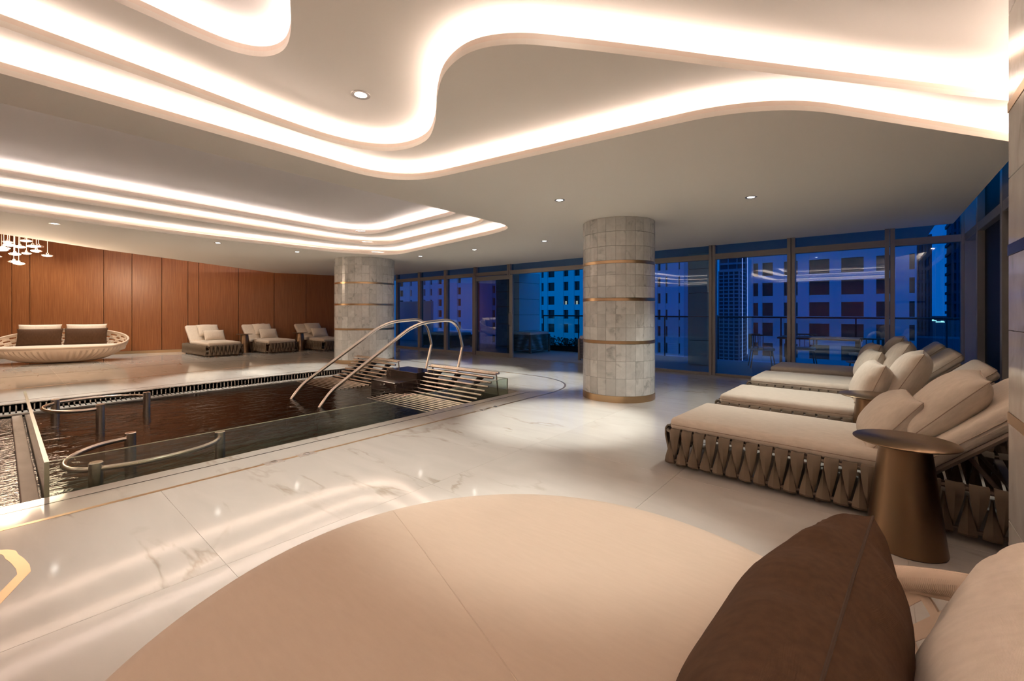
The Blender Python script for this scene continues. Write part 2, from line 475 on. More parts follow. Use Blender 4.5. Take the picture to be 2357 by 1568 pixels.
# floor inlays
loop = [(-5.4, 3.98)] + [(5.45, 3.965)] + bez3((5.6, 3.96), (6.95, 3.98), (6.98, 5.5), 18) + [(6.97, 6.2), (6.95, 7.5), (6.95, 9.4)] + bez3((6.95, 9.6), (6.95, 11.4), (5.2, 11.4), 10) + [(2.0, 11.15), (-5.4, 10.7)]
tag(link('brass_inlay', strip_path_me(loop, 0.036, -0.004, 0.0012), 'brass'), 'long thin brass line set in the marble floor around the pool', 'floor inlay')
groove = [(-4.6, 4.275), (5.52, 4.275)]
tag(link('dark_joint', strip_path_me(groove, 0.014, -0.004, 0.0010), 'bronze_dark'), 'narrow dark joint line beside the near pool edge', 'floor joint')
tag(link('dark_joint', strip_path_me([(-4.6, 9.56), (5.6, 9.56)], 0.014, -0.004, 0.0010), 'bronze_dark'), 'narrow dark joint line beyond the far pool edge', 'floor joint')
tag(link('brass_inlay', strip_path_me([(-5.4, 12.6), (2.9, 13.32), (5.6, 12.2)], 0.016, -0.004, 0.001), 'bronze_dark'), 'thin dark line in the floor in front of the woven sofa', 'floor inlay')
ring = catmull([(-0.8, 3.78), (-0.4, 3.76), (-0.02, 3.63), (0.045, 3.48), (0.075, 3.32)], 6, False) + [(0.078, 3.235), (-0.02, 2.98), (-0.3, 2.35)]
tag(link('brass_inlay', strip_path_me(ring, 0.046, -0.004, 0.0012), 'brass'), 'wide brass curved floor inlay at the left edge of the view', 'floor inlay')
for i, (x, lab) in enumerate(((1.52, 'left of the near pair'), (1.80, 'right of the near pair'), (4.07, 'left of the far pair'), (4.35, 'right of the far pair'))):
    d = empty('floor_drain', (x, 3.965, 0))
    tag(d, 'small square steel floor plate on the brass line, ' + lab, 'floor plate', 'steel plates on the brass line')
    link('plate', box_me(-0.075, 0.075, -0.05, 0.05, -0.004, 0.0025, 0.001, 1), 'steel_rough', d)
    link('button', lathe_me([(0, 0.0075), (0.022, 0.0065), (0.03, 0.0025), (0.032, 0.0)], 20), 'pool_lens', d)

# ------------------------------------------------------------------ walls
# far veneer wall
ang = math.atan2(-0.33, 1.0)
WD = Vector((math.cos(ang), math.sin(ang), 0)); WN = Vector((-WD.y, WD.x, 0))
cL = math.hypot(1, 0.33)
def wallm(x): return Matrix.Translation((x, wallY(x), 0)) @ Matrix.Rotation(ang, 4, 'Z')
wf = link('wall_far', box_me(-5.6 * cL, 9.6 * cL, 0.04, 0.14, 0, 3.97), 'slot'); wf.matrix_world = wallm(0)
tag(wf, 'tall reddish brown veneer panel wall behind the sofa', None, None, 'structure')
joints = [-5.55, -4.3, -3.0, -1.6, 0.21, 0.54, 2.0, 2.61, 3.29, 3.92, 4.19, 5.23, 6.24, 7.21, 8.14, 9.34]
for a, b in zip(joints, joints[1:]):
    o = link('veneer_panel', box_me(a * cL + 0.006, b * cL - 0.006, 0.0, 0.035, 0.09, 3.94, 0.002, 1), 'wood', wf)
bb = link('baseboard_far', box_me(-5.5 * cL, 9.3 * cL, -0.012, 0.02, 0.0, 0.085), 'brass', None); bb.matrix_world = wallm(0)
tag(bb, 'brass skirting along the veneer wall', None, None, 'structure')
# left and back walls (outside the picture, they close the room)
tag(box('wall_left', (RX0 - 0.1, RX0, RY0, 20.3, 0, 3.97), 'wood'), 'brown veneer wall closing the room on the left', None, None, 'structure')
tag(box('wall_back', (RX0, 2.0, RY0 - 0.12, RY0, 0, 3.42), 'plaster'), 'beige plaster wall behind the camera', None, None, 'structure')

# pier with polished marble slabs at the right edge
pier = tag(box('wall_pier', (1.72, 2.735, RY0, -0.445, 0, 3.0), 'grout'), 'polished marble clad pier at the right edge of the view', None, None, 'structure')
zb = [0.0, 0.42, 0.83, 0.875, 1.22, 1.535, 1.58, 1.86, 2.14, 2.18, 2.55, 2.95]
for k, (z0, z1) in enumerate(zip(zb, zb[1:])):
    thin = (z1 - z0) < 0.06
    if thin:
        box('band', (1.70, 2.752, RY0, -0.428, z0, z1), 'brass' if z0 < 1 else ('bronze_dark' if z0 < 2 else 'brass'), pier)
    else:
        for x0, x1 in ((1.71, 2.20 if k % 2 else 2.36), (2.20 if k % 2 else 2.36, 2.745)):
            box('slab', (x0 + 0.0015, x1 - 0.0015, -0.445, -0.43, z0 + 0.0015, z1 - 0.0015), 'pillar', pier, 0.001, 1)
        box('slab', (2.735, 2.745, RY0, -0.4455, z0 + 0.0015, z1 - 0.0015), 'pillar', pier, 0.001, 1)

# ------------------------------------------------------------------ window wall (x = 9.35)
YM = [13.42, 12.06, 10.70, 9.34, 7.98, 5.26, 3.90, 2.54, 1.18, -0.18, -1.05]
ZT0, ZT1 = 2.355, 2.465
def mullion(parent, x, y, z0, z1, w=0.125, d=0.15):
    for s in (-1, 1):
        link('mullion', box_me(x - 0.03, x + d - 0.03, y + s * w / 4 - w / 4 + 0.004, y + s * w / 4 + w / 4 - 0.004, z0, z1, 0.003, 1), 'frame', parent)
labs = ['behind the far column', 'left of the pool stair', 'behind the stair rails', 'left of the sliding door', 'with the sliding door open to the terrace', 'behind the tiled column', 'right of the tiled column', 'second bay behind the loungers', 'third bay behind the loungers', 'corner bay behind the loungers']
for i in range(len(YM) - 1):
    y1, y0 = YM[i], YM[i + 1]
    w = empty('window_%d' % (i + 1), (9.35, (y0 + y1) / 2, 0))
    tag(w, 'tall bronze framed window bay ' + labs[min(i, 9)], None, None, 'structure')
    h = (y1 - y0) / 2
    W2 = w
    # local coordinates relative to bay centre
    for s in (-1, 1):
        link('mullion', box_me(-0.03, 0.12, s * h - s * 0.0625, s * h - s * 0.004, 0, 2.95, 0.003, 1), 'frame', w)
    link('transom', box_me(-0.025, 0.10, -h + 0.06, h - 0.06, ZT0, ZT1, 0.003, 1), 'frame', w)
    link('upper_pane', box_me(0.040, 0.050, -h + 0.05, h - 0.05, ZT1, 2.95), 'glass', w)
    if i != 4:
        link('sill', box_me(-0.025, 0.10, -h + 0.06, h - 0.06, 0, 0.05, 0.003, 1), 'frame', w)
        link('pane', box_me(0.040, 0.050, -h + 0.05, h - 0.05, 0.05, ZT0), 'glass', w)
    else:
        link('sill', box_me(-0.025, 0.10, -h + 0.06, h - 0.06, 0, 0.006), 'frame', w)
# sliding door leaf, slid over the bay left of the opening
door = empty('sliding_door', (9.27, 8.55, 0))
tag(door, 'bronze framed sliding glass door leaf standing slid open beside the opening', 'door')
for y0, y1 in ((-0.78, -0.66), (0.66, 0.74)):
    link('stile', box_me(-0.03, 0.03, y0, y1, 0.0, 2.33, 0.004, 1), 'frame', door)
link('rail', box_me(-0.03, 0.03, -0.66, 0.66, 2.21, 2.33, 0.004, 1), 'frame', door)
link('rail', box_me(-0.03, 0.03, -0.66, 0.66, 0.0, 0.11, 0.004, 1), 'frame', door)
link('pane', box_me(-0.006, 0.006, -0.66, 0.66, 0.11, 2.21), 'door_glass', door)
link('handle', tube_me(fillet([(-0.03, -0.70, 1.28, 0), (-0.085, -0.70, 1.25, 0.04), (-0.085, -0.70, 0.92, 0.04), (-0.03, -0.70, 0.89, 0)], 5, False), 0.012, 8), 'frame', door)
box('door_jamb', (9.20, 9.34, 9.20, 9.32, 0, 2.36), 'frame', door).matrix_parent_inverse = door.matrix_world.inverted() if False else Matrix.Translation((-9.27, -8.55, 0))

# right hand glazing (y = -1.05)
XM = [9.35, 8.30, 6.86, 5.4, 4.0, 2.75]
for i in range(len(XM) - 1):
    x1, x0 = XM[i], XM[i + 1]
    w = empty('window_%d' % (i + 11), ((x0 + x1) / 2, -1.05, 0))
    tag(w, 'dark side glazing bay ' + ('in the right corner' if i == 0 else 'number %d from the right corner' % (i + 1)), None, None, 'structure')
    h = (x1 - x0) / 2
    for s in (-1, 1):
        link('mullion', box_me(s * h - s * 0.05, s * h - s * 0.003, -0.10, 0.03, 0, 3.1, 0.003, 1), 'frame', w)
    link('transom', box_me(-h + 0.05, h - 0.05, -0.08, 0.025, ZT0, ZT1, 0.003, 1), 'frame', w)
    link('upper_pane', box_me(-h + 0.04, h - 0.04, -0.05, -0.04, ZT1, 3.1), 'glass' if i == 0 else 'dark_panel', w)
    link('pane', box_me(-h + 0.04, h - 0.04, -0.05, -0.04, 0.0, ZT0), 'glass' if i == 0 else 'dark_panel', w)

# ------------------------------------------------------------------ ceiling
H0 = fillet([(-4.9, 3.60, 0.4), (2.765, 3.885, 0.62), (3.20, 0.53, 0.55), (5.28, -0.90, 0.0), (-4.9, -0.90, 0.0)], 14)
H1 = catmull([(-4.6, 3.15), (-3.0, 3.27), (-1.0, 3.42), (0.0, 3.52), (0.8, 3.61), (1.4, 3.68), (1.9, 3.69), (2.22, 3.59), (2.405, 3.36), (2.41, 3.02), (2.23, 2.68), (1.96, 2.33), (1.795, 2.05), (1.755, 1.78), (1.87, 1.54), (2.12, 1.31), (2.5, 1.0), (2.95, 0.645), (3.7, 0.04), (4.3, -0.45), (4.62, -0.72)], 6, False) + [(4.78, -0.85), (-4.6, -0.85)]
H2 = catmull([(-4.3, 2.95), (-2.0, 3.02), (-0.4, 3.07), (0.40, 3.10), (0.72, 3.13), (0.95, 3.125), (1.10, 3.04), (1.155, 2.87), (1.11, 2.65), (0.99, 2.37), (0.84, 2.0), (0.80, 1.55), (0.98, 1.10), (1.4, 0.6), (1.9, 0.05), (2.2, -0.5), (1.6, -0.75), (0.0, -0.76), (-2.5, -0.76), (-4.3, -0.7), (-4.5, 1.0)], 6)
P0 = fillet([(-4.6, 8.15, 0.5), (0.0, 9.02, 0.8), (1.96, 9.40, 0.8), (5.35, 9.42, 0.9), (6.12, 8.85, 0.55), (5.50, 4.98, 0.3), (5.28, 4.40, 0.38), (-4.6, 4.25, 0.5)], 10)
PA = fillet([(-4.2, 7.75, 0.5), (0.0, 8.36, 0.8), (1.8, 8.56, 0.8), (5.0, 8.93, 0.5), (5.68, 8.62, 0.5), (5.36, 5.30, 0.3), (5.05, 4.78, 0.3), (-4.2, 4.65, 0.5)], 10)
PB = fillet([(-3.9, 7.55, 0.5), (0.0, 8.08, 0.8), (1.7, 8.20, 0.8), (4.78, 8.56, 0.4), (5.18, 8.25, 0.4), (4.97, 5.4, 0.3), (4.75, 5.05, 0.3), (-3.9, 4.95, 0.5)], 10)
outer0 = [(RX0, -1.0), (5.45, -1.0), (5.6, -0.91), (9.42, -0.91), (9.42, 15.1), (8.9, 15.3), (6.15, 16.05), (3.56, 14.29), (1.467, 12.87), (0.0, 11.62), (RX0, 8.6)]
outer0 = [(x, y) for x, y in outer0]
TH = 0.034
ceiling = link('ceiling', plate_me(outer0, [H0, P0], ZC, ZC + TH), 'paint')
tag(ceiling, 'low cream soffit with curved lit coves', None, None, 'structure')
Z1, Z2, Z3 = 2.80, 2.954, 3.108
r1 = [(-5.45, -1.0), (5.7, -1.0), (5.7, 4.11), (-5.45, 4.11)]
link('ceiling_panel', plate_me(r1, [H1], Z1, Z1 + TH), 'paint', ceiling)
link('ceiling_panel', plate_me(r1, [H2], Z2, Z2 + TH), 'paint', ceiling)
link('ceiling_panel', plate_me(r1, [], Z3, Z3 + TH), 'leaf', ceiling)
r2 = [(-5.45, 4.13), (6.6, 4.13), (6.6, 9.9), (-5.45, 9.9)]
link('ceiling_panel', plate_me(r2, [PA], 2.80, 2.80 + TH), 'paint', ceiling)
link('ceiling_panel', plate_me(r2, [PB], 2.95, 2.95 + TH), 'paint', ceiling)
link('ceiling_panel', plate_me(r2, [], 3.10, 3.10 + TH), 'leaf', ceiling)
def rect_ring(r, z0, z1, t=0.02):
    o = offset(r, t)
    return plate_me(o, [r], z0, z1)
link('cove_wall', rect_ring(r1, ZC + TH, 3.14), 'paint', ceiling)
link('cove_wall', rect_ring([(-5.44, 4.14), (6.59, 4.14), (6.59, 9.89), (-5.44, 9.89)], ZC + TH, 3.13), 'paint', ceiling)
for poly, z, mt in ((H0, ZC, 'led'), (H1, Z1, 'led'), (H2, Z2, 'led'), (P0, ZC, 'led2'), (PA, 2.80, 'led2'), (PB, 2.95, 'led3')):
    big = poly in (H0, H1, H2)
    link('cove_lip', plate_me(offset(poly, 0.022), [poly], z + TH, z + 0.066), 'lip', ceiling)
    link('led_strip', ribbon_me(offset(poly, 0.045), offset(poly, 0.080), z + 0.050), mt, ceiling)
# higher ceiling in front of the veneer wall, where the pendants hang
tag(box('ceiling_high', (RX0, 9.4, 8.0, 20.3, 3.95, 4.0), 'paint'), 'higher ceiling strip in front of the veneer wall', None, None, 'structure')
# linear wash light hidden above the soffit edge
for pts in ([(0.85, 12.12), (1.6, 12.72), (3.6, 14.05), (5.0, 15.0)],):
    link('led_strip', strip_path_me(pts, 0.03, ZC + 0.036, ZC + 0.05), emit('led_wash', (1.0, 0.66, 0.44), 110.0), ceiling)

# downlights
def downlight(x, y, z, label, power, cone=54, r=0.062):
    d = empty('downlight', (x, y, z))
    tag(d, label, 'ceiling light', 'recessed downlights')
    bm = bmesh.new(); add_lathe(bm, [(r * 0.62, 0.004), (r * 0.66, -0.003), (r, -0.004), (r * 1.03, 0.0)], 28)
    tr = link('trim_ring', bm_mesh(bm, True), 'ring', d)
    link('lens', lathe_me([(0, -0.001), (r * 0.63, -0.001)], 24), 'lens', tr)
    ld = bpy.data.lights.new('spot', 'SPOT'); ld.energy = power; ld.color = SPOT_COL; ld.spot_size = math.radians(cone); ld.spot_blend = 0.6; ld.shadow_soft_size = 0.04
    link('lamp', ld, None, d, (0, 0, -0.02))
DL = [(4.36, 2.92, 'beside the tiled column', 1.2), (5.70, 1.12, 'star bright over the loungers', 0.5), (6.71, 4.84, 'past the right corner of the pool cove', 1.0), (6.67, 6.69, 'right of the pool cove, in the middle', 1.0), (6.61, 8.49, 'just right of the far column top', 1.0),
      (4.33, 10.0, 'left of the far column top', 1.1), (2.76, 9.88, 'under the middle of the far pool cove edge', 1.1), (0.54, 9.62, 'far left, above the woven sofa', 1.1)]
for x, y, lab, k in DL:
    downlight(x, y, ZC, 'small round recessed downlight ' + lab, SPOT_W * k, 100 if k == 0.5 else 54)
downlight(1.775, 3.005, Z2, 'large round recessed downlight in the wavy upper ceiling', SPOT_W * 0.75, 72, 0.07)
downlight(-1.6, 9.2, ZC, 'recessed downlight outside the left edge of the view', SPOT_W * 1.1)
downlight(1.85, 1.2, Z2, 'recessed downlight above the round daybed', SPOT_W * 0.62, 50, 0.07)

for k, x in enumerate((0.3, 1.5, 2.7, 3.9)):  # lamps added out of view to brighten the veneer wall
    downlight(x, wallY(x) - 1.15, 3.95, 'added unseen light brightening the veneer wall from the high ceiling, %s from the left' % ('first', 'second', 'third', 'fourth')[k], (240, 200, 130, 80)[k], 100, 0.06)

# ------------------------------------------------------------------ tiled columns
def column(cx, cy, r, nt, label, rows):
    c = link('column', lathe_me([(r - 0.016, 0.0), (r - 0.016, ZC)], 64), 'grout')
    c.location = (cx, cy, 0)
    tag(c, label, 'column', 'round tiled columns')
    bands = [(0.0, 0.095), (0.835, 0.880), (1.450, 1.495), (1.985, 2.030)]
    for z0, z1 in bands:
        bm = bmesh.new(); add_lathe(bm, [(r - 0.012, z0 + 0.001), (r + 0.004, z0 + 0.001), (r + 0.004, z1 - 0.001), (r - 0.012, z1 - 0.001)], 64)
        link('brass_band', bm_mesh(bm, True), 'brass', c)
    zs = []
    for (a, b), nrow in zip(((0.095, 0.835), (0.880, 1.450), (1.495, 1.985), (2.030, ZC)), rows):
        for k in range(nrow): zs.append((a + (b - a) * k / nrow, a + (b - a) * (k + 1) / nrow))
    rnd = random.Random(int(cx * 100))
    da = 2 * PI / nt
    cache = {}
    for k, (z0, z1) in enumerate(zs):
        h = round(z1 - z0, 3)
        if h not in cache:
            bm = bmesh.new(); g = 0.0014
            A = []
            for rr, zz in ((r - 0.018, g), (r, g), (r, h - g), (r - 0.018, h - g)):
                A.append([bm.verts.new((rr * math.cos(t), rr * math.sin(t), zz)) for t in [-da / 2 + g / r + (da - 2 * g / r) * j / 2 for j in range(3)]])
            for q in range(4):
                for j in range(2): bm.faces.new((A[q][j], A[q][j + 1], A[(q + 1) % 4][j + 1], A[(q + 1) % 4][j]))
            for j in (0, 2): bm.faces.new([A[q][j] for q in range(4)])
            me = bm_mesh(bm); me.materials.append(M['column']); cache[h] = me
        for j in range(nt):
            o = link('tile', cache[h], None, c, (0, 0, z0), (0, 0, da * j))
            s = 1 + rnd.uniform(-0.0012, 0.0012); o.scale = (s, s, 1)
column(6.12, 3.02, 0.535, 24, 'round grey marble tiled column with brass bands beside the loungers', (3, 3, 3, 3))
column(6.17, 10.24, 0.745, 27, 'round grey marble tiled column with brass bands beyond the pool', (3, 2, 2, 3))

# ------------------------------------------------------------------ pool
WZ = -0.12
bm = bmesh.new()
add_box(bm, PX0 - 0.1, PX1 + 0.1, PY0 - 0.1, PY1 + 0.3, -1.25, -1.15)
add_box(bm, PX0 - 0.1, PX1 + 0.1, PY0 - 0.12, PY0 - 0.002, -1.15, -0.122)
add_box(bm, PX0 - 0.1, PX1 + 0.1, PY1 + 0.06, PY1 + 0.2, -1.15, -0.122)
add_box(bm, PX1 + 0.002, PX1 + 0.12, PY0, PY1, -1.15, -0.122)
add_box(bm, PX0 - 0.12, PX0 - 0.002, PY0, PY1, -1.15, -0.122)
tag(link('pool_basin', bm_mesh(bm), 'pool'), 'dark tiled basin of the sunken pool', None, None, 'structure')
def flat_me(x0, x1, y0, y1, z):
    me = bpy.data.meshes.new('flat'); me.from_pydata([(x0, y0, z), (x1, y0, z), (x1, y1, z), (x0, y1, z)], [], [(0, 1, 2, 3)]); return me
tag(link('pool_water', flat_me(0.235, PX1, PY0, 9.06, WZ), 'water'), 'dark rippled water of the sunken pool', 'water', None, 'stuff')
tag(link('overflow_water', flat_me(PX0, 0.205, PY0, 9.06, WZ - 0.03), 'water2'), 'sparkling shallow water left of the glass screen', 'water', None, 'stuff')
# overflow grating along the far edge
gr = empty('overflow_grating', (0, PY1, 0))
tag(gr, 'long slotted steel overflow grating along the far pool edge', 'grating')
link('slot_backing', box_me(PX0, PX1, 0.03, 0.05, -0.14, -0.014), 'slot', gr)
bm = bmesh.new()
x = PX0
while x < PX1 - 0.03:
    add_box(bm, x, x + 0.043, 0.0, 0.012, -0.112, -0.026); x += 0.058
add_box(bm, PX0, PX1, 0.0, 0.014, -0.030, -0.0145); add_box(bm, PX0, PX1, 0.0, 0.014, -0.124, -0.108)
tag(link('upright_bars', bm_mesh(bm), 'steel_rough', gr), kind='stuff')
bm = bmesh.new(); x = PX0
while x < PX1 - 0.03:
    add_box(bm, x, x + 0.040, -0.20, -0.002, -0.122, -0.114); x += 0.058
tag(link('ledge_bars', bm_mesh(bm), 'steel_rough', gr), kind='stuff')
link('ledge_edge', box_me(PX0, PX1, -0.245, -0.20, -0.135, -0.108, 0.004, 2), 'floor', gr)
# step and grating left of the glass
sg = empty('floor_grating', (0.02, 5.2, -0.17)); tag(sg, 'ribbed grating strip under the sparkling water left of the glass', 'grating')
bm = bmesh.new(); y = -0.75
while y < 1.1:
    add_box(bm, -0.16, 0.06, y, y + 0.014, -0.004, 0.004); y += 0.026
tag(link('grating_bars', bm_mesh(bm), 'steel_rough', sg), kind='stuff')
link('grating_tray', box_me(-0.17, 0.07, -0.75, 1.1, -0.03, -0.02), 'slot', sg)
st = tag(box('pool_step', (-4.6, 0.20, 6.9, 9.06, -0.55, -0.165), 'wet_stone', None, 0.01), 'shallow stone step under the water left of the glass', 'step')
st2 = tag(box('pool_step', (-4.6, 0.20, 4.43, 6.75, -0.55, -0.20), 'wet_stone', None, 0.01), 'shallow stone shelf under the sparkling water near the grating', 'step')
sill = tag(box('glass_sill', (0.10, 0.195, 4.45, 8.85, -0.30, -0.105), 'wet_stone', None, 0.006), 'stone sill at the foot of the left glass screen', 'sill')
# glass screens
def screen(x0, x1, y0, y1, label):
    s = empty('glass_screen', ((x0 + x1) / 2, (y0 + y1) / 2, -0.30)); tag(s, label, 'glass screen')
    dx, dy = (x1 - x0) / 2, (y1 - y0) / 2
    link('pane', box_me(-dx, dx, -dy, dy, 0, 0.508), 'pool_glass', s)
    link('top_edge', box_me(-dx, dx, -dy, dy, 0.508, 0.512), 'glass_edge', s)
    if dx < dy:
        link('end_edge', box_me(-dx, dx, -dy - 0.003, -dy, 0, 0.512), 'glass_edge', s)
screen(0.232, 5.30, 4.575, 4.590, 'low frameless glass screen along the near pool edge')
screen(0.205, 0.231, 4.575, 8.86, 'low frameless glass screen crossing the pool at the left')
screen(5.30, 5.325, 4.575, 6.30, 'short glass screen at the right pool corner behind the tube bench')

# curved grab rails on posts
def grab_rail(posts, path, label):
    g = empty('grab_rail', (posts[0][0], posts[0][1], WZ)); tag(g, label, 'grab rail', 'curved steel grab rails in the pool')
    off = Vector((posts[0][0], posts[0][1], WZ))
    for p in posts:
        link('post', lathe_me([(0, 0.228), (0.040, 0.228), (0.045, 0.222), (0.045, -0.75), (0, -0.75)], 22), 'steel', g, (p[0] - off.x, p[1] - off.y, 0))
    pts = [(p[0] - off.x, p[1] - off.y, 0.172) for p in catmull(path, 8, False)]
    tube('rail', pts, 0.0215, 'steel', g, 12)
grab_rail([(0.83, 5.62), (1.41, 4.985), (0.49, 4.72)], [(0.83, 5.62), (0.60, 5.54), (0.42, 5.32), (0.335, 5.06), (0.365, 4.84), (0.49, 4.72), (0.75, 4.645), (1.08, 4.68), (1.30, 4.80), (1.41, 4.985)], 'curved steel grab rail on three posts at the near left pool corner')
grab_rail([(0.832, 7.615), (1.40, 8.24), (0.485, 8.52)], [(0.832, 7.615), (0.66, 7.62), (0.50, 7.72), (0.38, 7.95), (0.36, 8.25), (0.485, 8.52), (0.72, 8.62), (1.0, 8.60), (1.24, 8.46), (1.40, 8.24)], 'curved steel grab rail on three posts at the far left of the pool')

# tubular lounging benches
def bench(y0, y1, label):
    b = empty('tube_bench', (5.1, (y0 + y1) / 2, WZ)); tag(b, label, 'pool bench', 'steel tube pool benches')
    h = (y1 - y0) / 2
    prof = [(5.27, 0.285), (5.205, 0.275), (5.165, 0.215), (5.105, 0.150), (5.04, 0.088), (4.965, 0.030), (4.885, -0.022), (4.79, -0.068), (4.68, -0.106)]
    xw = 4.58; k = 0
    while xw > 3.85:
        prof.append((xw, -0.1265 - 0.0012 * k)); xw -= 0.085; k += 1
    for i, (x, z) in enumerate(prof):
        e = 0.0 if i < 2 else 0.02
        tube('tube', [(x - 5.1, -h + e, z - WZ), (x - 5.1, h - e, z - WZ)], 0.0205, 'steel', b, 10)
    # bent carriers under the tubes
    for yy in (-h * 0.55, h * 0.1, h * 0.7):
        bm = bmesh.new()
        pr = [(5.235, 0.25)] + prof[2:9] + [(4.4, -0.19), (3.9, -0.24)]
        top = [bm.verts.new((x - 5.1 + 0.012, yy + s * 0.03, z - WZ - 0.026)) for s in (-1, 1) for x, z in pr]
        n = len(pr)
        bot = [bm.verts.new((v.co.x + 0.05, v.co.y, v.co.z - 0.05)) for v in top]
        for i in range(n - 1):
            bm.faces.new((top[i], top[i + 1], top[n + i + 1], top[n + i])); bm.faces.new((bot[i], bot[i + 1], bot[n + i + 1], bot[n + i]))
            bm.faces.new((top[i], top[i + 1], bot[i + 1], bot[i])); bm.faces.new((top[n + i], top[n + i + 1], bot[n + i + 1], bot[n + i]))
        link('carrier', bm_mesh(bm), 'slot', b)
    for yy in (-h + 0.04, h - 0.04):
        tube('support', [(0.15, yy, 0.40), (0.16, yy, 0.33), (0.20, yy, 0.05), (0.20, yy, -0.4)], 0.013, 'steel', b, 8)
bench(4.72, 6.42, 'steel tube lounging bench in the pool at the near right corner')
bench(7.42, 9.05, 'steel tube lounging bench in the pool at the far end')
# entry steps in dark veined marble
tag(box('marble_step', (4.93, 5.44, 6.44, 7.40, -0.60, 0.165), 'dark_marble', None, 0.006), 'upper dark veined marble step block between the tube benches', 'step', 'dark marble entry steps')
stp = empty('marble_step', (4.66, 6.68, -0.6)); tag(stp, 'lower dark veined marble step block rising from the water between the tube benches', 'step', 'dark marble entry steps')
blk = link('block', box_me(-0.27, 0.27, -0.34, 0.40, 0, 0.66, 0.006), 'dark_marble', stp)
for z in (0.46, 0.60):
    link('water_jet', lathe_me([(0, 0.012), (0.012, 0.012), (0.022, 0.004), (0.024, 0)], 16), 'pool_lens', blk, (-0.27, -0.02, z), (0, -PI / 2, 0))

# stair hand rails
def hand_rail(y, label):
    pts = fillet([(3.0, y, -0.55, 0), (3.02, y, -0.18, 0), (3.24, y, 0.09, 0.12), (4.82, y, 1.085, 0.34), (5.82, y, 1.15, 0.34), (5.965, y, 0.60, 0.03), (5.80, y, 0.012, 0)], 9, False)
    h = empty('hand_rail', (5.80, y, 0)); tag(h, label, 'hand rail', 'steel hand rails at the pool stair')
    tube('rail', [(p[0] - 5.80, 0, p[2]) for p in pts], 0.0285, 'steel', h, 14)
    link('flange', lathe_me([(0, 0.012), (0.05, 0.012), (0.055, 0.006), (0.055, 0)], 20), 'steel', h)
hand_rail(6.32, 'bent steel hand rail on the near side of the pool stair')
hand_rail(7.28, 'bent steel hand rail on the far side of the pool stair')

# ------------------------------------------------------------------ soft furnishing helpers
def pillow_me(w, h, t, seed=0, n=26, wr=0.006):
    bm = bmesh.new()
    def surf(u, v, s):
        pin = 1 - 0.05 * (1 - abs(u) ** 3) * (abs(v) ** 4) ; pin2 = 1 - 0.05 * (1 - abs(v) ** 3) * (abs(u) ** 4)
        x = u * w / 2 * pin2; y = v * h / 2 * pin
        k = max(0.0, (1 - abs(u) ** 2.6)) ** 0.5 * max(0.0, (1 - abs(v) ** 2.6)) ** 0.5
        edge = (max(abs(u), abs(v))) ** 2
        nz = noise.noise(Vector((x * 7 + seed * 3.1, y * 7, s * 5 + seed))) * wr * (0.5 + 1.6 * edge) + noise.noise(Vector((x * 18, y * 18 + seed, s))) * wr * 0.4 * edge
        al = (y if abs(u) > abs(v) else x); ed = 1 - max(abs(u), abs(v))
        nz += wr * 0.9 * math.sin(al * 34 + 5 * noise.noise(Vector((x * 4, y * 4, seed)))) * math.exp(-ed * 4.5)
        return (x, y, s * (t / 2 * k + nz * min(1, k * 6)))
    G = {}
    for s in (1, -1):
        for i in range(n + 1):
            for j in range(n + 1):
                border = i in (0, n) or j in (0, n)
                key = (i, j, 0 if border else s)
                if key not in G: G[key] = bm.verts.new(surf(math.sin(PI / 2 * (-1 + 2 * i / n)) if True else 0, math.sin(PI / 2 * (-1 + 2 * j / n)), 0 if border else s))
    for s in (1, -1):
        for i in range(n):
            for j in range(n):
                vs = [G[(a, b, 0 if (a in (0, n) or b in (0, n)) else s)] for a, b in ((i, j), (i + 1, j), (i + 1, j + 1), (i, j + 1))]
                bm.faces.new(vs if s > 0 else vs[::-1])
    border = [G[(i, 0, 0)].co.copy() for i in range(n)] + [G[(n, j, 0)].co.copy() for j in range(n)] + [G[(i, n, 0)].co.copy() for i in range(n, 0, -1)] + [G[(0, j, 0)].co.copy() for j in range(n, 0, -1)]
    return bm_mesh(bm, True), border

def pillow(label, w, h, t, mat, mtx, seed=0, group=None, seam='seam', wr=0.006, n=26):
    me, border = pillow_me(w, h, t, seed, n, wr)
    e = empty('pillow')
    e.matrix_world = mtx
    tag(e, label, 'pillow', group)
    cv = link('cover', me, mat, e)
    tube('piping', [tuple(b) for b in border], 0.0028, seam, cv, 6, True)
    return e

def frame_mtx(origin, xaxis, yaxis):
    x = Vector(xaxis).normalized(); y = Vector(yaxis); y = (y - x * y.dot(x)).normalized(); z = x.cross(y)
    m = Matrix((x, y, z)).transposed().to_4x4(); m.translation = Vector(origin)
    return m

def soft_slab(w, l, t, r, sag=0.0, seed=0):
    """rounded cushion slab, x in +-w/2, y 0..l, z 0..t"""
    bm = bmesh.new(); add_box(bm, -w / 2, w / 2, 0, l, 0, t)
    bmesh.ops.subdivide_edges(bm, edges=[e for e in bm.edges if abs(e.verts[0].co.y - e.verts[1].co.y) > 0.1], cuts=10)
    bmesh.ops.bevel(bm, geom=[e for e in bm.edges if e.is_manifold and len(e.link_faces) == 2 and e.calc_face_angle(0) > 0.5], offset=r, segments=4, affect='EDGES', profile=0.5)
    for v in bm.verts:
        c = v.co
        k = max(0, 1 - abs(2 * c.x / w) ** 2.5) * max(0, 1 - abs(2 * c.y / l - 1) ** 4)
        if c.z > t / 2: c.z += 0.014 * k + noise.noise(Vector((c.x * 3 + seed, c.y * 3, 1))) * 0.005
    return bm_mesh(bm, True)

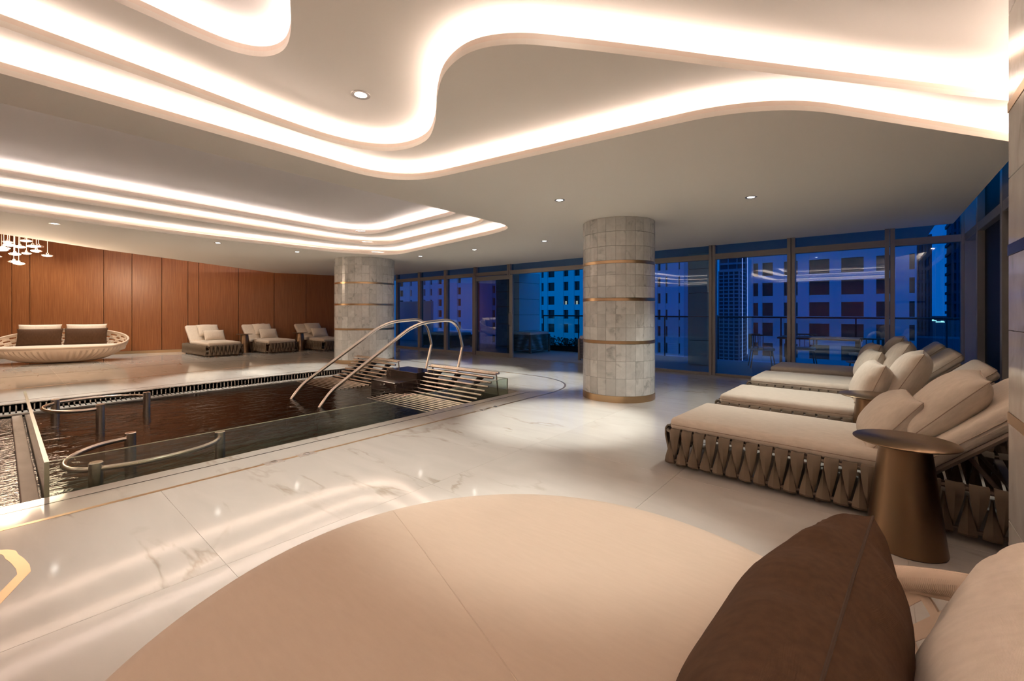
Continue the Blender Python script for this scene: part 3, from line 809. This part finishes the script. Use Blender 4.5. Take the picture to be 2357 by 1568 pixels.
# ------------------------------------------------------------------ strap-woven loungers
LW, LL = 0.90, 2.08
def strap_me():
    """one twisted strap: broad tongue over the top rail, narrow tail to the foot rail; local x along the rail, y outward"""
    bm = bmesh.new()
    def sheet(rows, thick):
        # rows: (z, xc, half width, outward)
        A = []
        for z, xc, hw, o in rows:
            A.append([[bm.verts.new((xc + hw * u, o + 0.014 * (1 - u * u) + d, z)) for u in (-1, 0, 1)] for d in (0, -thick)])
        for a, b in zip(A, A[1:]):
            for k in range(2):
                bm.faces.new((a[0][k], a[0][k + 1], b[0][k + 1], b[0][k])); bm.faces.new((a[1][k], a[1][k + 1], b[1][k + 1], b[1][k]))
            bm.faces.new((a[0][0], b[0][0], b[1][0], a[1][0])); bm.faces.new((a[0][2], b[0][2], b[1][2], a[1][2]))
        for e in (A[0], A[-1]):
            bm.faces.new((e[0][0], e[0][1], e[0][2], e[1][2], e[1][1], e[1][0]))
    sheet([(0.298, 0, 0.036, -0.040), (0.322, 0, 0.038, -0.012), (0.324, 0, 0.039, 0.014), (0.300, 0, 0.040, 0.032), (0.245, 0.001, 0.035, 0.036), (0.18, 0.003, 0.024, 0.028), (0.12, 0.005, 0.013, 0.016), (0.075, 0.006, 0.005, 0.004)], 0.013)
    sheet([(0.255, 0.045, 0.004, -0.004), (0.20, 0.045, 0.011, 0.004), (0.145, 0.045, 0.022, 0.016), (0.09, 0.045, 0.034, 0.028), (0.052, 0.045, 0.039, 0.030), (0.034, 0.045, 0.038, 0.010), (0.045, 0.045, 0.036, -0.014)], 0.013)
    return bm_mesh(bm, True)
STRAP = strap_me(); STRAP.materials.append(M['strap'])

def rrect(w, l, r, z, n=6):
    return [(p[0], p[1], z) for p in fillet([(-w / 2, 0, r), (w / 2, 0, r), (w / 2, l, r), (-w / 2, l, r)], n)]

def make_lounger():
    """foot end at y = 0, head end at y = LL, centred on x"""
    L = empty('sun_lounger')
    tube('top_rail', rrect(LW, LL, 0.07, 0.295), 0.013, 'strap_frame', L, 8, True)
    tube('foot_rail', rrect(LW - 0.01, LL - 0.01, 0.07, 0.062), 0.013, 'strap_frame', L, 8, True)
    for x, y in ((-0.38, 0.08), (0.38, 0.08), (-0.40, 1.05), (0.40, 1.05), (-0.38, 2.0), (0.38, 2.0)):
        link('foot', lathe_me([(0, 0), (0.020, 0), (0.022, 0.006), (0.018, 0.06), (0, 0.06)], 12), 'strap_frame', L, (x, y, 0))
    p = 0.0905
    n = int((LL - 0.12) / p)
    for i in range(n):
        y = 0.09 + (LL - 0.18) * i / (n - 1)
        link('strap', STRAP, None, L, (LW / 2, y, 0), (0, 0, -PI / 2)); link('strap', STRAP, None, L, (-LW / 2, y, 0), (0, 0, PI / 2))
    m = int((LW - 0.12) / p)
    for i in range(m):
        x = -LW / 2 + 0.10 + (LW - 0.20) * i / (m - 1)
        link('strap', STRAP, None, L, (x, 0, 0), (0, 0, PI)); link('strap', STRAP, None, L, (x, LL, 0), (0, 0, 0))
    for y in (0.35, 0.75, 1.15, 1.6, 1.95):
        link('cross_bar', box_me(-LW / 2, LW / 2, y - 0.02, y + 0.02, 0.275, 0.29), 'strap_frame', L)
    sc = link('seat_cushion', soft_slab(LW - 0.05, 1.56, 0.115, 0.045, seed=1), 'cream', L, (0, 0.02, 0.292))
    tube('piping', rrect(LW - 0.046, 1.564, 0.05, 0.058), 0.003, 'seam', sc, 5, True)
    a = math.radians(43)
    bc = link('back_cushion', soft_slab(LW - 0.07, 0.70, 0.115, 0.045, seed=2), 'cream', L, (0, 1.575, 0.315), (a, 0, 0))
    tube('piping', rrect(LW - 0.066, 0.704, 0.05, 0.058), 0.003, 'seam', bc, 5, True)
    for s in (-1, 1):
        x = s * (LW / 2 - 0.07)
        tube('back_frame', [(x, 1.56, 0.285), (x, 1.56 + 0.66 * math.cos(a), 0.285 + 0.66 * math.sin(a))], 0.020, 'strap_frame', L, 8)
        tube('prop', [(x - s * 0.05, 1.76, 0.46), (x - s * 0.05, 2.02, 0.10)], 0.012, 'strap_frame', L, 8)
    tube('back_bar', [(-LW / 2 + 0.07, 1.56 + 0.64 * math.cos(a), 0.285 + 0.64 * math.sin(a)), (LW / 2 - 0.07, 1.56 + 0.64 * math.cos(a), 0.285 + 0.64 * math.sin(a))], 0.016, 'strap_frame', L, 8)
    tube('prop_bar', [(-LW / 2 + 0.12, 1.76, 0.46), (LW / 2 - 0.12, 1.76, 0.46)], 0.012, 'strap_frame', L, 8)
    return L
proto = make_lounger()
RL = [(3.62 + LW / 2, 1.33, 'nearest lounger on the right, cream cushion and brown straps, beside the bronze table'),
      (5.02 + LW / 2, 1.31, 'second lounger from the camera on the right, cream cushion and brown straps'),
      (6.62 + LW / 2, 1.33, 'third lounger from the camera on the right, cream cushion and brown straps'),
      (8.10 + LW / 2, 1.33, 'farthest lounger on the right, cream cushion, nearest the windows')]
LLn = [(4.22, 14.42, 0.05, 'leftmost lounger by the veneer wall, nearest the woven sofa'), (5.73, 14.25, 0.05, 'middle lounger by the veneer wall between two bronze tables'), (7.23, 13.75, 0.05, 'rightmost lounger by the veneer wall, half hidden by the far column')]
first = True
def put_lounger(x, y, rz, label, group):
    global first
    o = proto if first else copy_tree(proto)
    first = False
    o.location = (x, y, 0); o.rotation_euler = (0, 0, rz)
    tag(o, label, 'lounger', group)
    return o
for k, (x, y, lab) in enumerate(RL): put_lounger(x, y, PI - (0.055, 0.03, 0.02, 0.02)[k], lab, 'loungers by the windows')
for x, y, rz, lab in LLn: put_lounger(x, y, rz, lab, 'loungers by the veneer wall')

# pillows on the loungers
a33 = math.radians(33)
names = ['nearest', 'second', 'third', 'farthest']
for k, (x, y, lab) in enumerate(RL):
    dx = -0.02 if k % 2 else 0.03
    t1, t2 = (math.radians(54), math.radians(49)) if k == 0 else (math.radians(70), math.radians(63))
    ya, yb, za, zb_ = (1.40, 1.68, 0.555, 0.705) if k == 0 else (1.27, 1.53, 0.615, 0.70)
    up = Vector((0.10, -math.cos(t1), math.sin(t1)))
    pillow('smaller front cream pillow on the %s lounger by the windows' % names[k], 0.56, 0.44, 0.26, 'cream', frame_mtx((x - 0.15 + dx, y - ya, za), (1, 0.10 + 0.03 * k, 0), up), 3 + k, 'cream pillows by the windows')
    up2 = Vector((-0.05, -math.cos(t2), math.sin(t2)))
    pillow('larger cream pillow leaning on the backrest of the %s lounger by the windows' % names[k], 0.62, 0.52, 0.27, 'cream', frame_mtx((x - 0.09 - dx, y - yb, zb_), (1, -0.06, 0), up2), 13 + k, 'cream pillows by the windows')
n2 = ['leftmost', 'middle', 'rightmost']
for k, (x, y, rz, lab) in enumerate(LLn):
    up = Vector((0, math.cos(math.radians(55)), math.sin(math.radians(55))))
    pillow('front cream pillow on the %s lounger by the veneer wall' % n2[k], 0.56, 0.38, 0.20, 'cream', frame_mtx((x + 0.10, y + 1.38, 0.55), (1, 0, 0), up), 23 + k, 'cream pillows by the veneer wall', n=16)
    pillow('back cream pillow on the %s lounger by the veneer wall' % n2[k], 0.58, 0.46, 0.20, 'cream', frame_mtx((x + 0.02, y + 1.66, 0.70), (1, 0.05, 0), Vector((0, math.cos(math.radians(48)), math.sin(math.radians(48))))), 33 + k, 'cream pillows by the veneer wall', n=16)

# ------------------------------------------------------------------ bronze side tables
def side_table(x, y, label):
    t = empty('side_table', (x, y, 0)); tag(t, label, 'side table', 'bronze side tables')
    link('pedestal', lathe_me([(0, 0.0), (0.170, 0.0), (0.176, 0.004), (0.172, 0.03), (0.108, 0.575), (0, 0.575)], 48), 'table_metal', t)
    link('table_top', lathe_me([(0, 0.575), (0.215, 0.575), (0.228, 0.581), (0.228, 0.584), (0.224, 0.587), (0, 0.587)], 64), 'table_metal', t)
side_table(3.235, -0.125, 'bronze pedestal side table with round top beside the nearest lounger')
side_table(4.79, 0.02, 'bronze pedestal side table between the nearest and second loungers')
side_table(7.82, 0.10, 'bronze pedestal side table between the two farthest loungers')
side_table(4.98, 15.25, 'bronze side table between the leftmost and middle loungers by the veneer wall')
side_table(6.48, 14.75, 'bronze side table between the middle and rightmost loungers by the veneer wall')
side_table(8.00, 14.35, 'bronze side table beside the far column by the veneer wall')

# ------------------------------------------------------------------ woven boat sofa and round daybed
def shell(name, a, b, z_base, seat_z, rim, nth, nt, ribs, matrix, rimr, open_back=False):
    """woven bowl: back towards local -y. rim(theta) gives the rim height"""
    S_ = empty(name); S_.matrix_world = matrix
    bm = bmesh.new()
    def pos(th, t):
        zr = rim(th)
        k = 0.52 + 0.48 * math.sin(min(1, t) * PI / 2) ** 0.75
        z = z_base + (zr - z_base) * t
        return Vector((a * k * math.cos(th), b * k * math.sin(th), z))
    V = {}
    for i in range(nth):
        th = 2 * PI * i / nth
        for j in range(nt + 1):
            t = j / nt
            p = pos(th, t)
            rb = (0.016 if i % 2 else -0.012) * (1 - abs(2 * t - 1) ** 3)
            n = Vector((math.cos(th), math.sin(th), -0.3)).normalized()
            V[(i, j)] = bm.verts.new(p + n * rb)
    for i in range(nth):
        th = 2 * PI * (i + 0.5) / nth
        for j in range(nt):
            z = pos(th, (j + 0.5) / nt).z
            if z > seat_z + 0.04 and j < nt - 1 and rim(th) > seat_z + 0.12:
                if open_back: continue
                if (i + 3 * ((j // 2) % 2)) % 6 < 3 and j % 2 == 0: continue
            bm.faces.new((V[(i, j)], V[((i + 1) % nth, j)], V[((i + 1) % nth, j + 1)], V[(i, j + 1)]))
    me = bm_mesh(bm, True)
    o = link('woven_shell', me, 'rope', S_)
    sol = o.modifiers.new('s', 'SOLIDIFY'); sol.thickness = 0.014
    rimo = tube('rim', [tuple(pos(2 * PI * i / 96, 1.0)) for i in range(96)], rimr, 'rope', S_, 10, True)
    if open_back:
        # flat strands crossing between seat and rim, and the cord wound round the rim
        zl = 0.25; th = math.radians(-172)
        while th < math.radians(-8):
            for sgn in (-1, 1):
                b2 = bmesh.new(); A = []
                for q in range(9):
                    f_ = q / 8; t_ = th + sgn * 0.34 * f_
                    zr = rim(t_); z_ = zl + (zr - zl) * f_
                    if zr < zl + 0.03: zr = zl + 0.03
                    c_ = pos(t_, (z_ - z_base) / (zr - z_base)); n_ = Vector((math.cos(t_), math.sin(t_), 0)); d_ = Vector((-n_.y, n_.x, 0))
                    c_ = c_ + n_ * (0.006 * sgn * math.cos(f_ * 9 + th * 20))
                    A.append([[b2.verts.new(c_ + d_ * w_ + n_ * o_) for w_ in (-0.021, 0.0, 0.021)] for o_ in (0.003, -0.003)])
                for p_, r_ in zip(A, A[1:]):
                    for k_ in range(2):
                        b2.faces.new((p_[0][k_], p_[0][k_ + 1], r_[0][k_ + 1], r_[0][k_])); b2.faces.new((p_[1][k_], p_[1][k_ + 1], r_[1][k_ + 1], r_[1][k_]))
                    for k_ in (0, 2): b2.faces.new((p_[0][k_], r_[0][k_], r_[1][k_], p_[1][k_]))
                link('strand', bm_mesh(b2, True), 'rope', S_)
            th += 0.125
        N_ = 3600; pts = []
        for q in range(N_):
            t_ = math.radians(-75) + math.radians(70) * q / N_
            n_ = Vector((math.cos(t_), math.sin(t_), 0)); w_ = q * 0.42
            pts.append(pos(t_, 1.0) + (n_ * math.cos(w_) + Vector((0, 0, 1)) * math.sin(w_)) * (rimr * 1.0))
        tag(tube('binding_cord', pts, 0.0032, 'rope', rimo, 5), kind='stuff')
    return S_

def cushion_disc(a, b, z0, t, seam=None, n=72, m=14):
    bm = bmesh.new(); rings = []
    prof = [(0.0, 1.0)]
    rs = [0.12, 0.24, 0.36, 0.48, 0.6, 0.7, 0.78, 0.85, 0.905, 0.945, 0.97, 0.988, 1.0]
    for r in rs:
        prof.append((r, 1.0 - 0.10 * r ** 3 if r < 0.9 else (1 - 0.10 * r ** 3) * (1 - ((r - 0.9) / 0.1) ** 3 * 0.42)))
    prof += [(1.0, 0.40), (0.985, 0.12), (0.95, 0.0)]
    for r, zz in prof:
        if r == 0: rings.append([bm.verts.new((0, 0, z0 + t * zz))]); continue
        rings.append([bm.verts.new((a * r * math.cos(2 * PI * k / n), b * r * math.sin(2 * PI * k / n), z0 + t * zz)) for k in range(n)])
    for A, B in zip(rings, rings[1:]):
        for k in range(n):
            if len(A) == 1: bm.faces.new((A[0], B[k], B[(k + 1) % n]))
            else: bm.faces.new((A[k], B[k], B[(k + 1) % n], A[(k + 1) % n]))
    return bm_mesh(bm, True)

# far sofa, long axis along the veneer wall, back to the wall
sm = Matrix.Translation((1.04, 15.93, 0)) @ Matrix.Rotation(ang + PI, 4, 'Z')
def srim(th):
    # th=-90deg is the back
    s = math.sin(th)
    return 0.40 + 0.42 * (max(0, 0.62 - s) / 1.62) ** 1.15 * (1 if s < 0.62 else 0)
sofa = shell('woven_sofa', 1.27, 0.68, 0.03, 0.36, srim, 132, 21, 60, sm, 0.022)
tag(sofa, 'cream woven boat shaped sofa in front of the veneer wall', 'sofa')
link('seat_cushion', cushion_disc(1.22, 0.63, 0.27, 0.17), 'cream', sofa)
for k, (lx, w_, h_, mt, lab, ly) in enumerate(((0.52, 0.80, 0.52, 'cream', 'left cream pillow behind a brown one on the woven sofa', -0.36), (-0.36, 0.80, 0.52, 'cream', 'right cream pillow behind a brown one on the woven sofa', -0.36), (0.46, 0.84, 0.46, 'brown', 'left brown pillow on the woven sofa', -0.16), (-0.40, 0.84, 0.46, 'brown', 'right brown pillow on the woven sofa', -0.16))):
    hz = 0.42 + h_ * 0.46 + (0.05 if mt == 'cream' else 0)
    mt_ = sm @ frame_mtx((lx, ly, hz), (1, 0.03 * (1 if k % 2 else -1), 0), (0, -0.25, 1))
    pillow(lab, w_, h_, 0.20, mt, mt_, 43 + k, 'pillows on the woven sofa', 'seam' if mt == 'cream' else 'seam_brown', n=18)

# near round daybed
DCX, DCY, DR = 0.855, 0.688, 1.061
dm = Matrix.Translation((DCX, DCY, 0))
def drim(th):
    d = (th - math.radians(-92) + PI) % (2 * PI) - PI
    k = max(0.0, math.cos(d * 1.2)) if abs(d) < 1.3 else 0
    return 0.27 + 0.53 * k
bed = shell('round_daybed', 1.075, 1.075, 0.03, 0.36, drim, 168, 15, 80, dm, 0.032, True)
tag(bed, 'large round woven daybed with cream cushion in the foreground', 'daybed')
cu = link('seat_cushion', cushion_disc(1.055, 1.055, 0.25, 0.185, n=120), 'bed', bed)
# cushion seam
pa, pb = Vector((1.145 - DCX, 1.705 - DCY)), Vector((0.786 - DCX, 0.66 - DCY)); dr = (pb - pa)
sp = []
for i in range(41):
    q = pa * 1.0 + dr * (i / 40 * 1.85)
    r = min(q.length / 1.055, 1.0)
    zz = 1.0 - 0.10 * r ** 3 if r < 0.9 else (1 - 0.10 * r ** 3) * (1 - ((r - 0.9) / 0.1) ** 3 * 0.42)
    if q.length < 1.05: sp.append((q.x, q.y, 0.25 + 0.185 * zz - 0.0006))
tube('cushion_seam', sp, 0.0022, 'bed', bed, 6)
pillow('brown pillow standing on the round daybed in the foreground', 0.86, 0.46, 0.30, 'brown', frame_mtx((0.93, 0.125, 0.595), (1, -0.075, 0.0), (0, -0.42, 1)), 71, 'pillows on the round daybed', 'seam_brown', 0.014, 60)
pillow('cream pillow behind the brown one on the round daybed', 0.86, 0.54, 0.27, 'cream', frame_mtx((0.91, -0.165, 0.595), (1, -0.05, 0.0), (0, -0.30, 1)), 72, 'pillows on the round daybed', 'seam', 0.013, 50)

# ------------------------------------------------------------------ glass pendants
prof = [(0.010, 0.050), (0.019, 0.045), (0.020, 0.022), (0.065, 0.010), (0.088, -0.004), (0.070, -0.022), (0.03, -0.032), (0, -0.034)]
PEND_SH = lathe_me(prof, 20); PEND_SH.materials.append(M['crystal'])
PEND_CORE = lathe_me([(0, 0.012), (0.032, 0.004), (0.036, -0.012), (0.02, -0.026), (0, -0.028)], 14); PEND_CORE.materials.append(M['pendant_core'])
pend = [(0.63, 13.0, 2.455), (0.19, 13.0, 2.44), (0.18, 13.2, 2.30), (0.24, 12.9, 2.25), (0.05, 13.1, 2.55), (0.34, 13.0, 2.72), (0.35, 13.3, 2.50), (0.48, 13.1, 2.54), (0.26, 13.2, 2.61), (0.10, 13.3, 2.70), (0.02, 12.8, 2.49), (0.52, 13.3, 2.66), (0.12, 12.9, 2.60), (-0.05, 13.2, 2.38), (0.42, 12.8, 2.60), (-0.15, 13.0, 2.55), (-0.3, 13.2, 2.45), (-0.25, 12.7, 2.65)]
for i, (x, y, z) in enumerate(pend):
    p = empty('glass_pendant', (x, y, z)); tag(p, {0: 'rightmost glass disc pendant hanging alone on its cord before the veneer wall', 3: 'lowest glass disc pendant of the cluster before the veneer wall'}.get(i, 'clear glass disc pendant lamp in the cluster hanging before the veneer wall'), 'pendant lamp', 'cluster of glass pendants')
    sh = link('shade', PEND_SH, None, p); link('bulb', PEND_CORE, None, sh)
    link('cord', tube_me([(0, 0, 0.045), (0, 0, 3.95 - z)], 0.0035, 6), 'cord', p)
    if i % 3 == 0:
        ld = bpy.data.lights.new('glow', 'POINT'); ld.energy = 36; ld.color = (1.0, 0.74, 0.52); ld.shadow_soft_size = 0.28
        link('lamp', ld, None, p, (0, 0, -0.07))

# ------------------------------------------------------------------ terrace and city
tag(box('terrace_floor', (9.47, 12.75, -6.0, 17.5, -0.25, -0.015), 'terrace'), 'pale stone terrace outside the windows', None, None, 'structure')
tag(box('terrace_canopy', (9.50, 12.5, -0.75, 17.0, 2.72, 2.95), 'terrace'), 'stone canopy over the terrace', None, None, 'structure')
bal = empty('glass_balustrade', (12.55, 4.0, 0)); tag(bal, 'glass balustrade with slim dark rail at the terrace edge', 'balustrade')
tube('top_rail', [(0, -9.5, 1.15), (0, 5.1, 1.15)], 0.022, 'bronze_dark', bal, 8)
for k in range(11):
    y = 5.1 - 1.46 * k
    link('post', box_me(-0.012, 0.012, y - 0.015, y + 0.015, 0, 1.14), 'bronze_dark', bal)
    if k < 10: link('pane', box_me(-0.005, 0.005, y - 1.44, y - 0.02, 0.03, 1.12), 'pool_glass', bal)
# clad pier beside the sliding door opening
def clad_pier(x0, x1, y0, y1, label):
    p = box('stone_pier', (x0 + 0.02, x1 - 0.02, y0 + 0.02, y1 - 0.02, 0, 2.72), 'bronze_dark'); tag(p, label, 'pier', 'stone piers on the terrace')
    for z0, z1 in ((0.0, 0.585), (0.595, 1.17), (1.18, 1.745), (1.755, 2.335), (2.345, 2.715)):
        box('cladding', (x0, x1, y0, y1, z0, z1), 'facade', p, 0.004, 1)
clad_pier(12.0, 13.25, 9.77, 10.9, 'stone clad pier on the terrace beyond the door opening')
clad_pier(11.0, 11.5, 3.06, 3.56, 'stone clad pier on the terrace right of the tiled column')
tag(box('terrace_wall', (12.0, 12.15, 14.7, 17.3, 0, 1.75), 'facade', None, 0.01), 'low stone wall on the terrace behind the far column', 'wall')

def slat_unit(x, y, w, d, h, label):
    u = empty('slatted_daybed', (x, y, -0.015)); tag(u, label, 'outdoor daybed', 'slatted daybeds on the terrace')
    for sx in (-1, 1):
        for sy in (-1, 1):
            link('post', box_me(sx * w / 2 - 0.03, sx * w / 2 + 0.03, sy * d / 2 - 0.03, sy * d / 2 + 0.03, 0, h, 0.004, 1), 'outdoor_slat', u)
    n = 13
    bm = bmesh.new()
    for k in range(n):
        z = 0.04 + (h - 0.08) * k / (n - 1)
        add_box(bm, -w / 2, w / 2, -d / 2 - 0.012, -d / 2 + 0.008, z, z + 0.026); add_box(bm, -w / 2, w / 2, d / 2 - 0.008, d / 2 + 0.012, z, z + 0.026)
        add_box(bm, -w / 2 - 0.012, -w / 2 + 0.008, -d / 2, d / 2, z, z + 0.026); add_box(bm, w / 2 - 0.008, w / 2 + 0.012, -d / 2, d / 2, z, z + 0.026)
    tag(link('slats', bm_mesh(bm), 'outdoor_slat', u), kind='stuff')
    link('cushion', soft_slab(w, d, 0.09, 0.03), 'outdoor_white', u, (0, -d / 2, h - 0.01))
slat_unit(11.15, 8.62, 1.0, 0.80, 0.58, 'slatted outdoor daybed with white cushion beyond the open door')
slat_unit(10.55, 5.75, 0.9, 0.75, 0.58, 'slatted outdoor daybed half hidden behind the tiled column')
slat_unit(10.9, 12.4, 1.0, 1.6, 0.45, 'slatted outdoor daybed behind the stair rails outside')
# hedge
hd = empty('hedge', (12.2, 7.55, 0)); tag(hd, 'dark green leafy hedge in a planter along the terrace edge', 'hedge')
link('planter', box_me(-0.16, 0.16, -1.35, 0.95, -0.01, 0.16, 0.01), 'bronze_dark', hd)
rnd = random.Random(5); vs = []; fs = []
for k in range(1500):
    x = rnd.uniform(-0.17, 0.17); y = rnd.uniform(-1.32, 0.92); z = 0.14 + rnd.random() ** 1.3 * (0.26 + 0.16 * noise.noise(Vector((y * 3, 1, 2))))
    t = rnd.uniform(0, 2 * PI); p = rnd.uniform(-0.5, 1.0); l = rnd.uniform(0.05, 0.09); w = l * 0.36
    d = Vector((math.cos(t) * math.cos(p), math.sin(t) * math.cos(p), math.sin(p))); s = d.cross(Vector((0, 0, 1))).normalized() * w
    o = Vector((x, y, z)); b = len(vs)
    vs += [o, o + d * l * 0.5 + s, o + d * l, o + d * l * 0.5 - s]; fs.append((b, b + 1, b + 2, b + 3))
me = bpy.data.meshes.new('leaves'); me.from_pydata([tuple(v) for v in vs], [], fs)
tag(link('foliage', me, 'leafgreen', hd), kind='stuff')
# dining set on the terrace
tb = empty('dining_table', (11.75, 0.95, -0.015)); tag(tb, 'long wooden outdoor dining table on the terrace behind the windows', 'table')
link('table_top', box_me(-0.45, 0.45, -0.75, 0.75, 0.70, 0.74, 0.006), 'outdoor_wood', tb)
for sx in (-1, 1):
    for sy in (-1, 1): link('leg', box_me(sx * 0.40 - 0.025, sx * 0.40 + 0.025, sy * 0.68 - 0.025, sy * 0.68 + 0.025, 0, 0.70), 'bronze_dark', tb)
def out_chair(x, y, rz, label):
    c = empty('outdoor_chair', (x, y, -0.015), rz); tag(c, label, 'chair', 'outdoor dining chairs')
    link('seat', box_me(-0.24, 0.24, -0.24, 0.24, 0.41, 0.47, 0.02, 3), 'outdoor_white', c)
    for k in range(9):
        t = PI * (k / 8); link('back_slat', box_me(-0.012, 0.012, -0.006, 0.006, 0.43, 0.76), 'outdoor_wood', c, (0.26 * math.cos(t), 0.26 * math.sin(t), 0), (0, 0, t))
    tube('back_rim', [(0.26 * math.cos(PI * k / 12), 0.26 * math.sin(PI * k / 12), 0.765) for k in range(13)], 0.016, 'outdoor_wood', c, 8)
    for sx in (-1, 1):
        for sy in (-1, 1): tube('leg', [(sx * 0.19, sy * 0.19, 0.42), (sx * 0.25, sy * 0.25, 0)], 0.013, 'outdoor_wood', c, 6)
out_chair(11.55, 2.05, 0.3, 'outdoor chair at the left end of the terrace dining table')
out_chair(11.35, 0.1, 2.6, 'outdoor chair at the right end of the terrace dining table')
out_chair(12.2, 1.3, -PI / 2, 'outdoor chair on the far side of the terrace dining table')

def building(label, X, y0, y1, z0, z1, cols, wz, pitch, wh, mat, lit=(), name='apartment_building'):
    b = empty(name, (X, (y0 + y1) / 2, z0)); tag(b, label, 'building')
    oy, oz = (y0 + y1) / 2, z0
    cols = sorted(cols)
    rows = []
    k = math.ceil((z0 + 0.5 - wz) / pitch)
    while wz + k * pitch + wh < z1 - 0.5: rows.append(wz + k * pitch); k += 1
    bm = bmesh.new(); D = 0.7
    edges = [y0] + [v for c in cols for v in c] + [y1]
    for i in range(0, len(edges), 2): add_box(bm, 0, D, edges[i] - oy, edges[i + 1] - oy, 0, z1 - z0)
    for c in cols:
        zz = [z0] + [v for r in rows for v in (r, r + wh)] + [z1]
        for i in range(0, len(zz), 2): add_box(bm, 0.12, D, c[0] - oy, c[1] - oy, zz[i] - oz, zz[i + 1] - oz)
    add_box(bm, D, 9.0, y0 - oy, y1 - oy, 0, z1 - z0)
    link('wall', bm_mesh(bm), mat, b)
    n = 0
    for c in cols:
        me = box_me(0, 0.05, c[0] - oy, c[1] - oy, 0, wh)
        me.materials.append(M['pane_dark']); ml = None
        for r in rows:
            n += 1
            if n in lit:
                ml = ml or box_me(0, 0.05, (c[0] * 0.45 + c[1] * 0.55) - oy, c[1] - oy - 0.25, 0, wh * 0.4)
                link('lit_window', ml, 'pane_lit', b, (0.50, 0, r - oz))
            link('window_pane', me, None, b, (0.55, 0, r - oz))
    return b
building('pale apartment block with small square windows seen through the open door', 80, 26.6, 122, -16, 26,
         [(27.3, 27.6), (29.6, 30.0), (30.9, 31.5), (36, 37.3), (39.5, 41), (44, 45.3), (48.47, 49.88), (51.32, 52.67), (54.99, 56.89), (57.98, 58.72), (62, 63.5), (67, 69), (73, 74), (78.5, 80), (85.4, 86.9), (93.2, 94.9), (97.5, 98.5), (100.5, 101.5), (106.9, 107.9), (111.2, 113.4)],
         2.81, 3.09, 1.9, 'facade', lit=(90, 78))
building('pale apartment block with wide dark windows behind the loungers', 80, -4.28, 16.2, -16, 26,
         [(-4.1, -3.54), (-1.62, -0.09), (1.29, 3.87), (5.27, 7.8), (9.26, 11.11), (12.6, 14.13), (14.69, 15.45)], 3.8, 3.25, 2.15, 'facade', lit=())
# distant towers
def tower(label, X, y0, y1, z0, z1, step, mat, dark):
    t = empty('tower', (X, (y0 + y1) / 2, z0)); tag(t, label, 'building'); w = (y1 - y0) / 2
    link('core', box_me(1.5, 25, -w + 0.6, w - 0.6, 0, z1 - z0), dark, t)
    z = 0.0; sl = box_me(0, 26, -w, w, 0, step * 0.3)
    sl.materials.append(M[mat])
    while z < z1 - z0:
        link('balcony_slab', sl, None, t, (0, 0, z)); z += step
    for k in range(5): link('fin', box_me(-0.2, 1.0, -w + (2 * w - 0.8) * k / 4, -w + (2 * w - 0.8) * k / 4 + 0.8, 0, z1 - z0), mat, t)
    return t
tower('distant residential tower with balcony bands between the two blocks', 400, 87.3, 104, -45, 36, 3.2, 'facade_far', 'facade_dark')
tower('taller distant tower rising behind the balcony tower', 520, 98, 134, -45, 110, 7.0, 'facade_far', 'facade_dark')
tower('slim dark block put in for a reflection in the right window bay', 300, -21.6, -15.7, -30, 40, 6.5, 'facade_dark', 'facade_dark')  # solid block added where the glass only mirrors something dark
tower('dark tower at the right corner mullion', 300, -36, -28.4, -30, 90, 5.0, 'facade_dark', 'facade_dark')
for k, (y, z) in enumerate(((80.6, 28), (84.4, 20))):
    tag(box('neon_line', (398, 398.4, y, y + 0.5, z - 62, z + 40), 'violet_light'), 'violet neon line on the distant skyline, ' + ('right one' if k == 0 else 'left one'), 'light')
low = tag(box('low_building', (230, 250, -40, -8, -45, -9), 'facade_dark'), 'dark low building below the slim dark block with lit windows', 'building')
for k in range(9): link('lit_window', box_me(0, 0.3, 0, 1.1, 0, 0.9), 'pane_lit', low, (229.6, -22 - 1.5 * (k % 5), -20.5 - 1.4 * (k // 5)))
for k in range(7): link('lit_window', box_me(0, 0.3, 0, 0.8, 0, 0.35), 'city_light', low, (229.6, -34 + 3.1 * k, -33 - 0.5 * (k % 2)))
far = tag(box('skyline', (900, 950, -140, 420, -60, -6), 'facade_dark'), 'dark band of distant skyline at the horizon', 'skyline')
for k in range(18): link('lit_window', box_me(0, 1, 0, 3 + 4 * (k % 3), 0, 1.2), 'city_light', far, (899, -95 + 5.6 * k + (k * 7 % 5), -10 - (k * 13 % 7)))
tag(box('city_ground', (13.0, 1200, -700, 900, -62, -60), 'facade_dark'), 'dark city ground far below the terrace', None, None, 'structure')
rnd = random.Random(3)
for k in range(14):
    bx, by = 150 + 8 * (k % 4), 30 + 2.2 * k
    tag(box('street_lamp', (bx, bx + 0.35, by, by + 0.35, -23.5 + rnd.uniform(0, 0.8), -23.0 + rnd.uniform(0.9, 1.0)), 'city_light'), 'tiny street light far below beyond the terrace', 'street light', 'city street lights')
# round sign with a letter I
sg2 = empty('round_sign', (120, -7.75, -7.44)); tag(sg2, 'glowing blue ring sign with the letter I low in the right window bay', 'sign')
tube('ring', [(0, 0.62 * math.cos(2 * PI * k / 24), 0.62 * math.sin(2 * PI * k / 24)) for k in range(24)], 0.09, 'sign', sg2, 6, True)
bm = bmesh.new(); add_box(bm, -0.05, 0.05, -0.12, 0.12, -0.34, 0.34); add_box(bm, -0.05, 0.05, -0.24, 0.24, 0.24, 0.36); add_box(bm, -0.05, 0.05, -0.24, 0.24, -0.36, -0.24)
link('letter', bm_mesh(bm), 'sign', sg2)
